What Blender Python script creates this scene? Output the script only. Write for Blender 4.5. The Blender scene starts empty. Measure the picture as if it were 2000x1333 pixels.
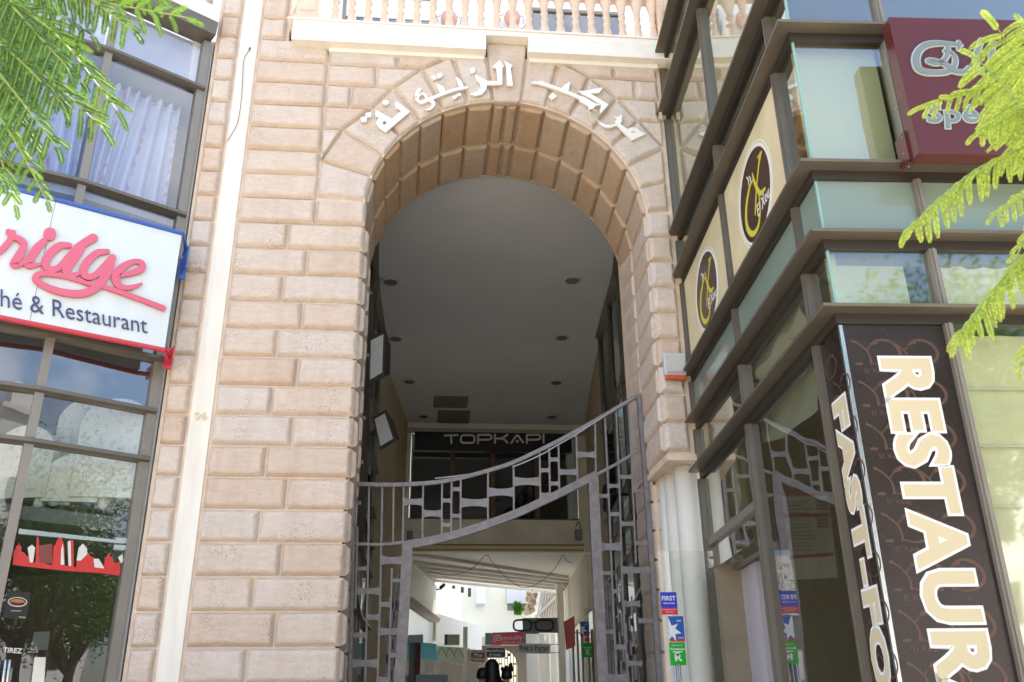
import bpy, bmesh, math, random
from mathutils import Vector, Matrix
from mathutils.geometry import tessellate_polygon
random.seed(7)
SC = bpy.context.scene
COL = SC.collection
R = math.radians
V = Vector

# ---------------------------------------------------------------- camera
FPX = 1758.6
def _rot(p, r, y):
    B = Matrix(((1,0,0),(0,0,-1),(0,1,0)))
    Y = Matrix(((math.cos(y),math.sin(y),0),(-math.sin(y),math.cos(y),0),(0,0,1)))
    P = Matrix(((1,0,0),(0,math.cos(p),math.sin(p)),(0,-math.sin(p),math.cos(p))))
    Z = Matrix(((math.cos(r),-math.sin(r),0),(math.sin(r),math.cos(r),0),(0,0,1)))
    return Z @ P @ B @ Y
M = _rot(R(22.8636), R(-0.70836), R(-5.52827))
CAM = V((0,-10,1.5))
cd = bpy.data.cameras.new('camera')
cam = bpy.data.objects.new('camera', cd); COL.objects.link(cam)
cd.sensor_width = 36; cd.lens = FPX/2000*36; cd.clip_start = 0.05; cd.clip_end = 2000
cd.dof.use_dof = True; cd.dof.focus_distance = 13; cd.dof.aperture_fstop = 6.3
mw = Matrix(((M[0][0],-M[1][0],-M[2][0]),(M[0][1],-M[1][1],-M[2][1]),(M[0][2],-M[1][2],-M[2][2]))).to_4x4()
mw.translation = CAM
cam.matrix_world = mw
SC.camera = cam
# ---------------------------------------------------------------- light
SUN_EL, SUN_AZ = 63, 22          # the sun stands behind the gateway, a little to the right
w = bpy.data.worlds.new("World"); SC.world = w; w.use_nodes = True
nt = w.node_tree; nt.nodes.clear()
sky = nt.nodes.new('ShaderNodeTexSky'); sky.sky_type = 'NISHITA'; sky.sun_disc = False
sky.sun_elevation = R(SUN_EL); sky.sun_rotation = R(SUN_AZ); sky.air_density = 1.0; sky.dust_density = 2.0; sky.ozone_density = 1.2
bg = nt.nodes.new('ShaderNodeBackground'); bg.inputs[1].default_value = 0.15
wo = nt.nodes.new('ShaderNodeOutputWorld')
# soft fair-weather clouds in the sky itself
tc = nt.nodes.new('ShaderNodeTexCoord'); no = nt.nodes.new('ShaderNodeTexNoise'); no.inputs['Scale'].default_value = 2.6; no.inputs['Detail'].default_value = 8; no.inputs['Roughness'].default_value = .6
cr = nt.nodes.new('ShaderNodeValToRGB'); cr.color_ramp.elements[0].position = .50; cr.color_ramp.elements[1].position = .68
mx = nt.nodes.new('ShaderNodeMixRGB'); mx.inputs[2].default_value = (6.0,6.1,6.4,1)
nt.links.new(tc.outputs['Generated'], no.inputs['Vector']); nt.links.new(no.outputs['Fac'], cr.inputs[0])
nt.links.new(cr.outputs[0], mx.inputs[0]); nt.links.new(sky.outputs[0], mx.inputs[1])
nt.links.new(mx.outputs[0], bg.inputs[0]); nt.links.new(bg.outputs[0], wo.inputs[0])
sd = bpy.data.lights.new('sun', 'SUN'); sd.energy = 4.5; sd.angle = R(0.53); sd.color = (1,.95,.86)
so = bpy.data.objects.new('sun', sd); COL.objects.link(so)
sdir = V((math.sin(R(SUN_AZ))*math.cos(R(SUN_EL)), math.cos(R(SUN_AZ))*math.cos(R(SUN_EL)), math.sin(R(SUN_EL))))
so.rotation_euler = sdir.to_track_quat('Z','Y').to_euler(); so.location = (0,0,40)
SC.view_settings.view_transform = 'Standard'; SC.view_settings.look = 'None'
SC.view_settings.exposure = 1.78; SC.view_settings.gamma = 1
SC.render.resolution_x = 1024; SC.render.resolution_y = 682
SC.cycles.max_bounces = 8; SC.cycles.transparent_max_bounces = 16

# ---------------------------------------------------------------- measuring helpers
def ray(px, py):
    return M.transposed() @ V(((px-1000)/FPX, (py-666.5)/FPX, 1))
def onY(px, py, y):
    d = ray(px,py); return CAM + d*((y-CAM.y)/d.y)
def onZ(px, py, z):
    d = ray(px,py); return CAM + d*((z-CAM.z)/d.z)
class Fr:
    """a local frame: a along u, b along v, c along the outward normal n"""
    def __init__(s, o, u, v, n=None):
        s.o = V(o); s.u = V(u).normalized(); s.v = V(v).normalized()
        s.n = V(n).normalized() if n is not None else s.u.cross(s.v).normalized()
    def pt(s, a, b, c=0): return s.o + s.u*a + s.v*b + s.n*c
    def px(s, X, Y, c=0):
        d = ray(X,Y); o = s.o + s.n*c
        p = CAM + d*((o-CAM).dot(s.n)/d.dot(s.n)) - s.o
        return (p.dot(s.u), p.dot(s.v))
    def P(s, X, Y, c=0):
        a, b = s.px(X,Y,c); return s.pt(a,b,c)
def facadeF(y): return Fr((0,y,0),(1,0,0),(0,0,1),(0,-1,0))

# ---------------------------------------------------------------- mesh helpers
class MB:
    def __init__(s): s.v = []; s.f = []; s.m = []; s.mi = 0
    def add(s, vs, fs):
        k = len(s.v); s.v.extend([tuple(p) for p in vs])
        for f in fs: s.f.append(tuple(k+i for i in f)); s.m.append(s.mi)
        return s
    def hexa(s, p):   # 8 corners: bottom 4 ccw, top 4
        return s.add(p, [(0,3,2,1),(4,5,6,7),(0,1,5,4),(1,2,6,5),(2,3,7,6),(3,0,4,7)])
    def box(s, x0,x1,y0,y1,z0,z1):
        return s.hexa([(x0,y0,z0),(x1,y0,z0),(x1,y1,z0),(x0,y1,z0),(x0,y0,z1),(x1,y0,z1),(x1,y1,z1),(x0,y1,z1)])
    def fbox(s, fr, a0,a1,b0,b1,c0,c1):
        return s.hexa([fr.pt(a0,b0,c1),fr.pt(a1,b0,c1),fr.pt(a1,b0,c0),fr.pt(a0,b0,c0),fr.pt(a0,b1,c1),fr.pt(a1,b1,c1),fr.pt(a1,b1,c0),fr.pt(a0,b1,c0)])
    def plan(s, poly, z0, z1):   # convex/concave plan polygon extruded up
        n = len(poly); vs = [(p[0],p[1],z0) for p in poly]+[(p[0],p[1],z1) for p in poly]
        return s.add(vs, [tuple(range(n-1,-1,-1)), tuple(range(n,2*n))]+[(i,(i+1)%n,n+(i+1)%n,n+i) for i in range(n)])
    def loops(s, fr, loops, c0, c1):  # polygon with holes in frame coords, c0 back, c1 front
        flat = [p for l in loops for p in l]; n = len(flat)
        tris = tessellate_polygon([[V((p[0],p[1],0)) for p in l] for l in loops])
        vs = [fr.pt(p[0],p[1],c1) for p in flat]+[fr.pt(p[0],p[1],c0) for p in flat]
        fs = []
        for t in tris:
            a,b,c = [V((flat[i][0],flat[i][1])) for i in t]
            if (b-a).cross(c-a) < 0: t = (t[0],t[2],t[1])
            fs.append(tuple(t)); fs.append((t[2]+n,t[1]+n,t[0]+n))
        k = 0
        for l in loops:
            m = len(l)
            for i in range(m): fs.append((k+i, k+i+n, k+(i+1)%m+n, k+(i+1)%m))
            k += m
        return s.add(vs, fs)
    def tube(s, pts, r, seg=8, caps=True, r2=None):
        pts = [V(p) for p in pts]; n = len(pts); rings = []
        rs = r if isinstance(r,(list,tuple)) else [r]*n
        up = V((0,0,1))
        t0 = (pts[1]-pts[0]).normalized()
        if abs(t0.dot(up)) > .9: up = V((0,1,0))
        for i in range(n):
            t = (pts[min(i+1,n-1)]-pts[max(i-1,0)]).normalized()
            a = t.cross(up)
            if a.length < 1e-4: a = t.cross(V((1,0,0)))
            a.normalize(); b = t.cross(a).normalized(); up = b.cross(t) if False else up
            rings.append([pts[i]+(a*math.cos(2*math.pi*k/seg)+b*math.sin(2*math.pi*k/seg))*rs[i] for k in range(seg)])
        vs = [p for r_ in rings for p in r_]
        fs = [(i*seg+k, i*seg+(k+1)%seg, (i+1)*seg+(k+1)%seg, (i+1)*seg+k) for i in range(n-1) for k in range(seg)]
        if caps: fs += [tuple(range(seg-1,-1,-1)), tuple(range((n-1)*seg, n*seg))]
        return s.add(vs, fs)
    def lathe(s, o, prof, seg=24, ax=V((0,0,1))):
        o = V(o); ax = V(ax).normalized(); a = ax.cross(V((0,1,0)) if abs(ax.y)<.9 else V((1,0,0))).normalized(); b = ax.cross(a)
        vs = [o+ax*h+(a*math.cos(2*math.pi*k/seg)+b*math.sin(2*math.pi*k/seg))*r for r,h in prof for k in range(seg)]
        n = len(prof)
        fs = [(i*seg+k, i*seg+(k+1)%seg, (i+1)*seg+(k+1)%seg, (i+1)*seg+k) for i in range(n-1) for k in range(seg)]
        fs += [tuple(range(seg-1,-1,-1)), tuple(range((n-1)*seg, n*seg))]
        return s.add(vs, fs)
    def sweep(s, line, prof):
        """line: plan points; prof: list of (out, z); the profile is mitred at each point"""
        n = len(line); m = len(prof); vs = []
        L = [V((p[0],p[1])) for p in line]
        for i in range(n):
            if i == 0: d = (L[1]-L[0]).normalized(); nn = V((-d.y,d.x)); k = 1
            elif i == n-1: d = (L[-1]-L[-2]).normalized(); nn = V((-d.y,d.x)); k = 1
            else:
                d1 = (L[i]-L[i-1]).normalized(); d2 = (L[i+1]-L[i]).normalized()
                n1 = V((-d1.y,d1.x)); n2 = V((-d2.y,d2.x)); nn = (n1+n2).normalized(); k = 1/max(.3,nn.dot(n1))
            for o,z in prof: vs.append((L[i].x+nn.x*o*k, L[i].y+nn.y*o*k, z))
        fs = [(i*m+j, i*m+(j+1)%m, (i+1)*m+(j+1)%m, (i+1)*m+j) for i in range(n-1) for j in range(m)]
        fs += [tuple(range(m-1,-1,-1)), tuple(range((n-1)*m, n*m))]
        return s.add(vs, fs)
    def pillow(s, q, n, depth=.07, gap=.010, bev=.055, jit=.0035):
        """a rock block on a quad q (4 corners, counter-clockwise seen from n) with slightly worn, uneven arrises"""
        q = [V(p) for p in q]; n = V(n).normalized()
        def inset(d):
            out = []
            for i in range(4):
                e1 = (q[i]-q[i-1]).normalized(); e2 = (q[(i+1)%4]-q[i]).normalized()
                h = n.cross(e1)+n.cross(e2); out.append(q[i] + h*(d/max(.35, (h.length_squared/2))))
            return out
        K = 7; D = depth*(1+random.uniform(-.12,.12))
        ph = [random.uniform(0,6.28) for _ in range(8)]
        rings = [(gap,-.01,0),(gap,.004,.3),(gap+bev*.10,D*.30,.8),(gap+bev*.50,D*.80,1.2),(gap+bev*.78,D*.95,1.5),(gap+bev*1.05,D,1.3)]
        vs = []
        cen = sum(q,V((0,0,0)))/4
        wob = [random.gauss(0,jit) for _ in range(4*K)]
        chip = random.randrange(4*K) if random.random() < .35 else -9
        for d,h,a in rings:
            c = inset(d)
            for i in range(4):
                for k in range(K):
                    t = k/K; t = .5-.5*math.cos(math.pi*t) if K > 3 else t
                    p = c[i].lerp(c[(i+1)%4], t); idx = i*K+k
                    w_ = (wob[idx]+wob[idx-1])*.6
                    if abs(idx-chip) <= 1 and a > .5: w_ += .012; 
                    dr = cen-p; dr = dr/max(.001,dr.length)
                    vs.append(p+dr*w_*a+n*(h))
        m = 4*K; fs = []
        for r_ in range(len(rings)-1):
            for i in range(m): fs.append((r_*m+i, r_*m+(i+1)%m, (r_+1)*m+(i+1)%m, (r_+1)*m+i))
        k = (len(rings)-1)*m; fs.append(tuple(range(k,k+m)))
        return s.add(vs, fs)
    def build(s, name, mats, parent=None, smooth=False, bevel=0):
        me = bpy.data.meshes.new(name); me.from_pydata(s.v, [], s.f); 
        if not isinstance(mats,(list,tuple)): mats = [mats]
        for m_ in mats: me.materials.append(m_)
        if len(mats) > 1: me.polygons.foreach_set('material_index', s.m)
        if smooth: me.polygons.foreach_set('use_smooth', [True]*len(me.polygons))
        bm = bmesh.new(); bm.from_mesh(me)
        if not getattr(s,'raw',False): bmesh.ops.recalc_face_normals(bm, faces=bm.faces)
        bm.to_mesh(me); bm.free(); me.update()
        o = bpy.data.objects.new(name, me); COL.objects.link(o)
        if parent is not None: o.parent = parent; o.matrix_parent_inverse = PINV.get(parent.name, Matrix.Identity(4))
        if bevel:
            b = o.modifiers.new('bevel','BEVEL'); b.width = bevel; b.segments = 2; b.limit_method = 'ANGLE'; b.angle_limit = R(40)
        return o
PINV = {}
def tag(o, label=None, cat=None, group=None, kind=None):
    if label: o['label'] = label
    if cat: o['category'] = cat
    if group: o['group'] = group
    if kind: o['kind'] = kind
    return o
def thing(name, loc, label, cat, group=None):
    o = bpy.data.objects.new(name, None); COL.objects.link(o); o.location = loc; o.empty_display_size = .2
    PINV[o.name] = Matrix.Translation(-V(loc))
    return tag(o, label, cat, group)
def struct(mb, name, mat): return tag(mb.build(name, mat), kind='structure')
def copy_tree(o, parent=None):
    c = o.copy(); COL.objects.link(c)
    if parent is not None: c.parent = parent; c.matrix_parent_inverse = o.matrix_parent_inverse.copy()
    for ch in [x for x in bpy.data.objects if x.parent == o]: copy_tree(ch, c)
    return c

# ---------------------------------------------------------------- materials
def mat(name, col, rough=.6, metal=0, noise=0, nscale=6, bump=0, bscale=40, spec=.5, coat=0, trans=0, stretch=None, island=0):
    m = bpy.data.materials.new(name); m.use_nodes = True; t = m.node_tree; n = t.nodes; l = t.links
    p = n['Principled BSDF']; p.inputs['Base Color'].default_value = (*col,1); p.inputs['Roughness'].default_value = rough
    p.inputs['Metallic'].default_value = metal; p.inputs['Specular IOR Level'].default_value = spec
    p.inputs['Coat Weight'].default_value = coat
    src = None
    tcn = n.new('ShaderNodeTexCoord'); mp = n.new('ShaderNodeMapping'); l.new(tcn.outputs['Object'], mp.inputs[0])
    if stretch: mp.inputs['Scale'].default_value = stretch
    if noise:
        a = n.new('ShaderNodeTexNoise'); a.inputs['Scale'].default_value = nscale; a.inputs['Detail'].default_value = 6
        l.new(mp.outputs[0], a.inputs['Vector'])
        r = n.new('ShaderNodeMapRange'); r.inputs[1].default_value = .3; r.inputs[2].default_value = .7; r.inputs[3].default_value = 1-noise; r.inputs[4].default_value = 1+noise
        l.new(a.outputs['Fac'], r.inputs[0])
        h = n.new('ShaderNodeHueSaturation'); h.inputs['Color'].default_value = (*col,1); l.new(r.outputs[0], h.inputs['Value'])
        src = h.outputs[0]
        rr = n.new('ShaderNodeMapRange'); rr.inputs[3].default_value = max(.02,rough-.12); rr.inputs[4].default_value = min(1,rough+.12)
        l.new(a.outputs['Fac'], rr.inputs[0]); l.new(rr.outputs[0], p.inputs['Roughness'])
        l.new(src, p.inputs['Base Color'])
    if bump:
        b = n.new('ShaderNodeTexNoise'); b.inputs['Scale'].default_value = bscale; b.inputs['Detail'].default_value = 8
        l.new(mp.outputs[0], b.inputs['Vector'])
        bn = n.new('ShaderNodeBump'); bn.inputs['Strength'].default_value = bump; bn.inputs['Distance'].default_value = .02
        l.new(b.outputs['Fac'], bn.inputs['Height']); l.new(bn.outputs[0], p.inputs['Normal'])
    return m
def stone_mat(name, c1, c2, c3, pits=True):
    """travertine-like artificial stone: every block its own tint, fine pits and faint horizontal veins"""
    m = bpy.data.materials.new(name); m.use_nodes = True; t = m.node_tree; n = t.nodes; l = t.links
    p = n['Principled BSDF']; p.inputs['Roughness'].default_value = .82; p.inputs['Specular IOR Level'].default_value = .25
    g = n.new('ShaderNodeNewGeometry')
    cr = n.new('ShaderNodeValToRGB'); e = cr.color_ramp.elements; e[0].color = (*c1,1); e[1].color = (*c3,1); x = e.new(.5); x.color = (*c2,1)
    l.new(g.outputs['Random Per Island'], cr.inputs[0])
    tcn = n.new('ShaderNodeTexCoord')
    mp = n.new('ShaderNodeMapping'); mp.inputs['Scale'].default_value = (1,1,2.6); l.new(tcn.outputs['Object'], mp.inputs[0])
    a = n.new('ShaderNodeTexNoise'); a.inputs['Scale'].default_value = 9; a.inputs['Detail'].default_value = 9; a.inputs['Roughness'].default_value = .65
    l.new(mp.outputs[0], a.inputs['Vector'])
    b = n.new('ShaderNodeTexNoise'); b.inputs['Scale'].default_value = 1.3; b.inputs['Detail'].default_value = 3; l.new(tcn.outputs['Object'], b.inputs['Vector'])
    r = n.new('ShaderNodeMapRange'); r.inputs[1].default_value = .25; r.inputs[2].default_value = .75; r.inputs[3].default_value = .87; r.inputs[4].default_value = 1.09; l.new(a.outputs['Fac'], r.inputs[0])
    h = n.new('ShaderNodeHueSaturation'); l.new(cr.outputs[0], h.inputs['Color']); l.new(r.outputs[0], h.inputs['Value'])
    st = n.new('ShaderNodeMixRGB'); st.blend_type = 'MULTIPLY'; st.inputs[2].default_value = (.86,.74,.62,1)
    rs = n.new('ShaderNodeMapRange'); rs.inputs[1].default_value = .48; rs.inputs[2].default_value = .75; rs.inputs[4].default_value = .38; l.new(b.outputs['Fac'], rs.inputs[0])
    smp = n.new('ShaderNodeMapping'); smp.inputs['Scale'].default_value = (7,7,.55); l.new(tcn.outputs['Object'], smp.inputs[0])
    sn_ = n.new('ShaderNodeTexNoise'); sn_.inputs['Scale'].default_value = 1.0; sn_.inputs['Detail'].default_value = 5; l.new(smp.outputs[0], sn_.inputs['Vector'])
    sr_ = n.new('ShaderNodeMapRange'); sr_.inputs[1].default_value = .50; sr_.inputs[2].default_value = .72; sr_.inputs[4].default_value = .32; l.new(sn_.outputs['Fac'], sr_.inputs[0])
    sm_ = n.new('ShaderNodeMixRGB'); sm_.blend_type = 'MULTIPLY'; sm_.inputs[2].default_value = (.80,.72,.64,1); l.new(sr_.outputs[0], sm_.inputs[0]); l.new(h.outputs[0], sm_.inputs[1])
    l.new(rs.outputs[0], st.inputs[0]); l.new(sm_.outputs[0], st.inputs[1])
    vo = n.new('ShaderNodeTexVoronoi'); vo.inputs['Scale'].default_value = 30; l.new(mp.outputs[0], vo.inputs['Vector'])
    # pits cluster on some blocks
    c = n.new('ShaderNodeTexNoise'); c.inputs['Scale'].default_value = 3.1; l.new(tcn.outputs['Object'], c.inputs['Vector'])
    th = n.new('ShaderNodeMapRange'); th.inputs[1].default_value = .42; th.inputs[2].default_value = .68; th.inputs[3].default_value = .04; th.inputs[4].default_value = .26; l.new(c.outputs['Fac'], th.inputs[0])
    lt = n.new('ShaderNodeMath'); lt.operation = 'LESS_THAN'; l.new(vo.outputs['Distance'], lt.inputs[0]); l.new(th.outputs[0], lt.inputs[1])
    pc = n.new('ShaderNodeMixRGB'); pc.blend_type = 'MULTIPLY'; pc.inputs[2].default_value = (.52,.40,.32,1); l.new(lt.outputs[0], pc.inputs[0]); l.new(st.outputs[0], pc.inputs[1])
    l.new(pc.outputs[0], p.inputs['Base Color'])
    m1 = n.new('ShaderNodeMath'); m1.operation = 'MULTIPLY'; m1.inputs[1].default_value = -.9; l.new(lt.outputs[0], m1.inputs[0])
    fb = n.new('ShaderNodeTexNoise'); fb.inputs['Scale'].default_value = 55; fb.inputs['Detail'].default_value = 6; l.new(mp.outputs[0], fb.inputs['Vector'])
    m2 = n.new('ShaderNodeMath'); m2.operation = 'MULTIPLY_ADD'; m2.inputs[1].default_value = 1.4; l.new(fb.outputs['Fac'], m2.inputs[0]); l.new(m1.outputs[0], m2.inputs[2])
    m3 = n.new('ShaderNodeMath'); m3.operation = 'ADD'; l.new(m2.outputs[0], m3.inputs[0]); l.new(a.outputs['Fac'], m3.inputs[1])
    bn = n.new('ShaderNodeBump'); bn.inputs['Strength'].default_value = .65; bn.inputs['Distance'].default_value = .016
    l.new(m3.outputs[0], bn.inputs['Height']); l.new(bn.outputs[0], p.inputs['Normal'])
    return m
def glass_mat(name, tint, f0=.1, f1=.85, rough=.0, gcol=(1,1,1), wave=.015, power=.5):
    """window glass: lets light straight through, tinted, and mirrors more at glancing angles"""
    m = bpy.data.materials.new(name); m.use_nodes = True; t = m.node_tree; n = t.nodes; l = t.links; n.clear()
    o = n.new('ShaderNodeOutputMaterial'); mix = n.new('ShaderNodeMixShader'); tr = n.new('ShaderNodeBsdfTransparent'); gl = n.new('ShaderNodeBsdfGlossy')
    tr.inputs[0].default_value = (*tint,1); gl.inputs[0].default_value = (*gcol,1); gl.inputs['Roughness'].default_value = rough
    lw = n.new('ShaderNodeLayerWeight'); lw.inputs[0].default_value = power
    mr = n.new('ShaderNodeMapRange'); mr.inputs[3].default_value = f0; mr.inputs[4].default_value = f1
    l.new(lw.outputs['Facing'], mr.inputs[0])
    tcn = n.new('ShaderNodeTexCoord'); no_ = n.new('ShaderNodeTexNoise'); no_.inputs['Scale'].default_value = 1.6; no_.inputs['Detail'].default_value = 1; l.new(tcn.outputs['Object'], no_.inputs['Vector'])
    bn = n.new('ShaderNodeBump'); bn.inputs['Strength'].default_value = wave; bn.inputs['Distance'].default_value = .3; l.new(no_.outputs['Fac'], bn.inputs['Height'])
    l.new(bn.outputs[0], gl.inputs['Normal'])
    l.new(mr.outputs[0], mix.inputs[0]); l.new(tr.outputs[0], mix.inputs[1]); l.new(gl.outputs[0], mix.inputs[2]); l.new(mix.outputs[0], o.inputs[0])
    return m
def leaf_mat(name, c, ct, k=.5, vein=.25):
    m = bpy.data.materials.new(name); m.use_nodes = True; t = m.node_tree; n = t.nodes; l = t.links; n.clear()
    o = n.new('ShaderNodeOutputMaterial'); a = n.new('ShaderNodeBsdfPrincipled'); b = n.new('ShaderNodeBsdfTranslucent'); mix = n.new('ShaderNodeMixShader')
    a.inputs['Roughness'].default_value = .45; mix.inputs[0].default_value = k
    g = n.new('ShaderNodeNewGeometry'); h = n.new('ShaderNodeHueSaturation'); h.inputs['Color'].default_value = (*c,1); h2 = n.new('ShaderNodeHueSaturation'); h2.inputs['Color'].default_value = (*ct,1)
    mr = n.new('ShaderNodeMapRange'); mr.inputs[3].default_value = 1-vein; mr.inputs[4].default_value = 1+vein; l.new(g.outputs['Random Per Island'], mr.inputs[0])
    l.new(mr.outputs[0], h.inputs['Value']); l.new(mr.outputs[0], h2.inputs['Value']); l.new(h.outputs[0], a.inputs['Base Color']); l.new(h2.outputs[0], b.inputs[0])
    l.new(mix.outputs[0], o.inputs[0]); l.new(a.outputs[0], mix.inputs[1]); l.new(b.outputs[0], mix.inputs[2])
    return m
def emis(name, col, s):
    m = bpy.data.materials.new(name); m.use_nodes = True; p = m.node_tree.nodes['Principled BSDF']
    p.inputs['Base Color'].default_value = (*col,1); p.inputs['Emission Color'].default_value = (*col,1); p.inputs['Emission Strength'].default_value = s
    return m

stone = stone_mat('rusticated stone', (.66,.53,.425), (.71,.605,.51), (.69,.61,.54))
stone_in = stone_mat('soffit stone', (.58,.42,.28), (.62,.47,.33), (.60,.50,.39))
joint = mat('stone joint', (.68,.56,.44), .9, noise=.1, bump=.3, bscale=60)
joint_in = mat('soffit joint', (.62,.56,.46), .9, noise=.1)
plaster = mat('cream plaster', (.77,.74,.66), .85, noise=.10, nscale=3, bump=.3, bscale=18, stretch=(2.5,2.5,.3))
white = mat('white plaster', (.82,.81,.78), .8, noise=.04, nscale=2, bump=.15, bscale=30)
ledge_m = mat('ledge paint', (.84,.80,.72), .8, noise=.04)
bal_m = mat('balustrade stone', (.70,.54,.42), .85, noise=.08, nscale=5, bump=.2)
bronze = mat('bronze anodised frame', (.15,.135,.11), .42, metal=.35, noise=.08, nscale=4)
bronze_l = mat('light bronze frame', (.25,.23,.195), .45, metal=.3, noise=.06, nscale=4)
bronze_d = mat('dark frame', (.045,.04,.035), .45, metal=.3)
gate_m = mat('painted gate iron', (.20,.185,.185), .5, metal=.25, noise=.22, nscale=14, bump=.12, bscale=90)
steel = mat('brushed steel', (.6,.6,.6), .25, metal=1)
_t = gate_m.node_tree; _n = _t.nodes; _p = _n['Principled BSDF']; _src = _p.inputs['Base Color'].links[0].from_socket
_tc = _n.new('ShaderNodeTexCoord'); _rn = _n.new('ShaderNodeTexNoise'); _rn.inputs['Scale'].default_value = 6; _rn.inputs['Detail'].default_value = 8; _rn.inputs['Roughness'].default_value = .7; _t.links.new(_tc.outputs['Object'], _rn.inputs['Vector'])
_rr = _n.new('ShaderNodeMapRange'); _rr.inputs[1].default_value = .56; _rr.inputs[2].default_value = .70; _rr.inputs[4].default_value = .7; _t.links.new(_rn.outputs['Fac'], _rr.inputs[0])
_rm = _n.new('ShaderNodeMixRGB'); _rm.inputs[2].default_value = (.15,.095,.065,1); _t.links.new(_rr.outputs[0], _rm.inputs[0]); _t.links.new(_src, _rm.inputs[1]); _t.links.new(_rm.outputs[0], _p.inputs['Base Color'])
black = mat('black', (.012,.012,.013), .35)
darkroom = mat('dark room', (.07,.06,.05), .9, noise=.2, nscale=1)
M_ = {}

# text -------------------------------------------------------------
def glyph(s, off=0.0, spacing=1.0):
    cu = bpy.data.curves.new('t','FONT'); cu.body = s; cu.size = 1; cu.offset = off; cu.space_character = spacing; cu.resolution_u = 3
    o = bpy.data.objects.new('t', cu); COL.objects.link(o)
    dg = bpy.context.evaluated_depsgraph_get(); me = bpy.data.meshes.new_from_object(o.evaluated_get(dg))
    vs = [tuple(v.co) for v in me.vertices]; fs = [tuple(p.vertices) for p in me.polygons]
    bpy.data.objects.remove(o); bpy.data.meshes.remove(me)
    return vs, fs
def text_mb(mb, s, tl, tr, bl, n, thick=.01, off=0.0, base=None, lift=0.0, spacing=1.0):
    """writes s into the parallelogram tl-tr-bl; with base=offset, the box is that of a thinner cut (for outlines)"""
    vs, fs = glyph(s, off, spacing)
    ref = vs if base is None else glyph(s, base, spacing)[0]
    x0 = min(v[0] for v in ref); x1 = max(v[0] for v in ref); y0 = min(v[1] for v in ref); y1 = max(v[1] for v in ref)
    tl,tr,bl,n = V(tl),V(tr),V(bl),V(n).normalized()
    f = lambda v: bl + (tr-tl)*((v[0]-x0)/(x1-x0)) + (tl-bl)*((v[1]-y0)/(y1-y0))
    N = len(vs); P = [f(v)+n*(lift+thick) for v in vs]; Q = [f(v)+n*lift for v in vs]
    # boundary edges
    cnt = {}
    for fc in fs:
        for i in range(len(fc)):
            e = (fc[i], fc[(i+1)%len(fc)]); cnt[e] = 1
    sides = [(e[0]+0, e[0]+N, e[1]+N, e[1]) for e in cnt if (e[1],e[0]) not in cnt]
    mb.add(P+Q, [tuple(fc) for fc in fs]+[tuple(i+N for i in reversed(fc)) for fc in fs]+sides)
    return mb
def catmull(pts, k=8):
    P = [V(p) for p in pts]; P = [P[0]*2-P[1]]+P+[P[-1]*2-P[-2]]; out = []
    for i in range(1,len(P)-2):
        for j in range(k):
            t = j/k; a,b,c,d = P[i-1:i+3]
            out.append(.5*((2*b)+(-a+c)*t+(2*a-5*b+4*c-d)*t*t+(-a+3*b-3*c+d)*t**3))
    out.append(P[-2]); return out
def stroke(mb, fr, pts, w, c0, c1, k=8, close=False, cap=True):
    """ribbon along frame points (a,b), width w (number or list), from depth c0 to c1"""
    W = w if isinstance(w,(list,tuple)) else [w]*len(pts)
    P = catmull([(p[0],p[1],W[i]) for i,p in enumerate(pts)], k) if len(pts) > 2 and k > 1 else [V((p[0],p[1],W[i])) for i,p in enumerate(pts)]
    L = []; Rr = []
    for i,p in enumerate(P):
        t = (P[min(i+1,len(P)-1)]-P[max(i-1,0)]); t = V((t.x,t.y)).normalized(); nn = V((-t.y,t.x)); h = max(p.z,1e-4)/2
        L.append((p.x+nn.x*h,p.y+nn.y*h)); Rr.append((p.x-nn.x*h,p.y-nn.y*h))
    n = len(P); vs = []
    for c in (c1,c0):
        vs += [fr.pt(a,b,c) for a,b in L]+[fr.pt(a,b,c) for a,b in Rr]
    fs = []
    for i in range(n-1):
        fs += [(i,n+i,n+i+1,i+1),(2*n+i,2*n+i+1,3*n+i+1,3*n+i),(i,i+1,2*n+i+1,2*n+i),(n+i,3*n+i,3*n+i+1,n+i+1)]
    fs += [(0,2*n,3*n,n),(n-1,2*n-1,4*n-1,3*n-1)]
    mb.add(vs,fs)
    if cap:
        for p in (P[0],P[-1]):
            if p.z > .004: disc(mb, fr, p.x, p.y, p.z/2, p.z/2, c0, c1-.0006, 12)
    return mb
def disc(mb, fr, a, b, ra, rb, c0, c1, seg=40, hole=0):
    out = [(a+ra*math.cos(2*math.pi*i/seg), b+rb*math.sin(2*math.pi*i/seg)) for i in range(seg)]
    if hole:
        inn = [(a+(ra-hole)*math.cos(2*math.pi*i/seg), b+(rb-hole)*math.sin(2*math.pi*i/seg)) for i in range(seg)]
        vs = [fr.pt(x,y,c) for c in (c1,c0) for l in (out,inn) for x,y in l]; S = seg
        fs = []
        for i in range(S):
            j = (i+1)%S; fs += [(i,j,S+j,S+i),(2*S+i,3*S+i,3*S+j,2*S+j),(i,2*S+i,2*S+j,j),(S+i,S+j,3*S+j,3*S+i)]
        mb.add(vs,fs)
    else:
        mb.add([fr.pt(x,y,c1) for x,y in out]+[fr.pt(x,y,c0) for x,y in out], [tuple(range(seg)),tuple(range(2*seg-1,seg-1,-1))]+[(i,seg+i,seg+(i+1)%seg,(i+1)%seg) for i in range(seg)])
    return mb

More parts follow.
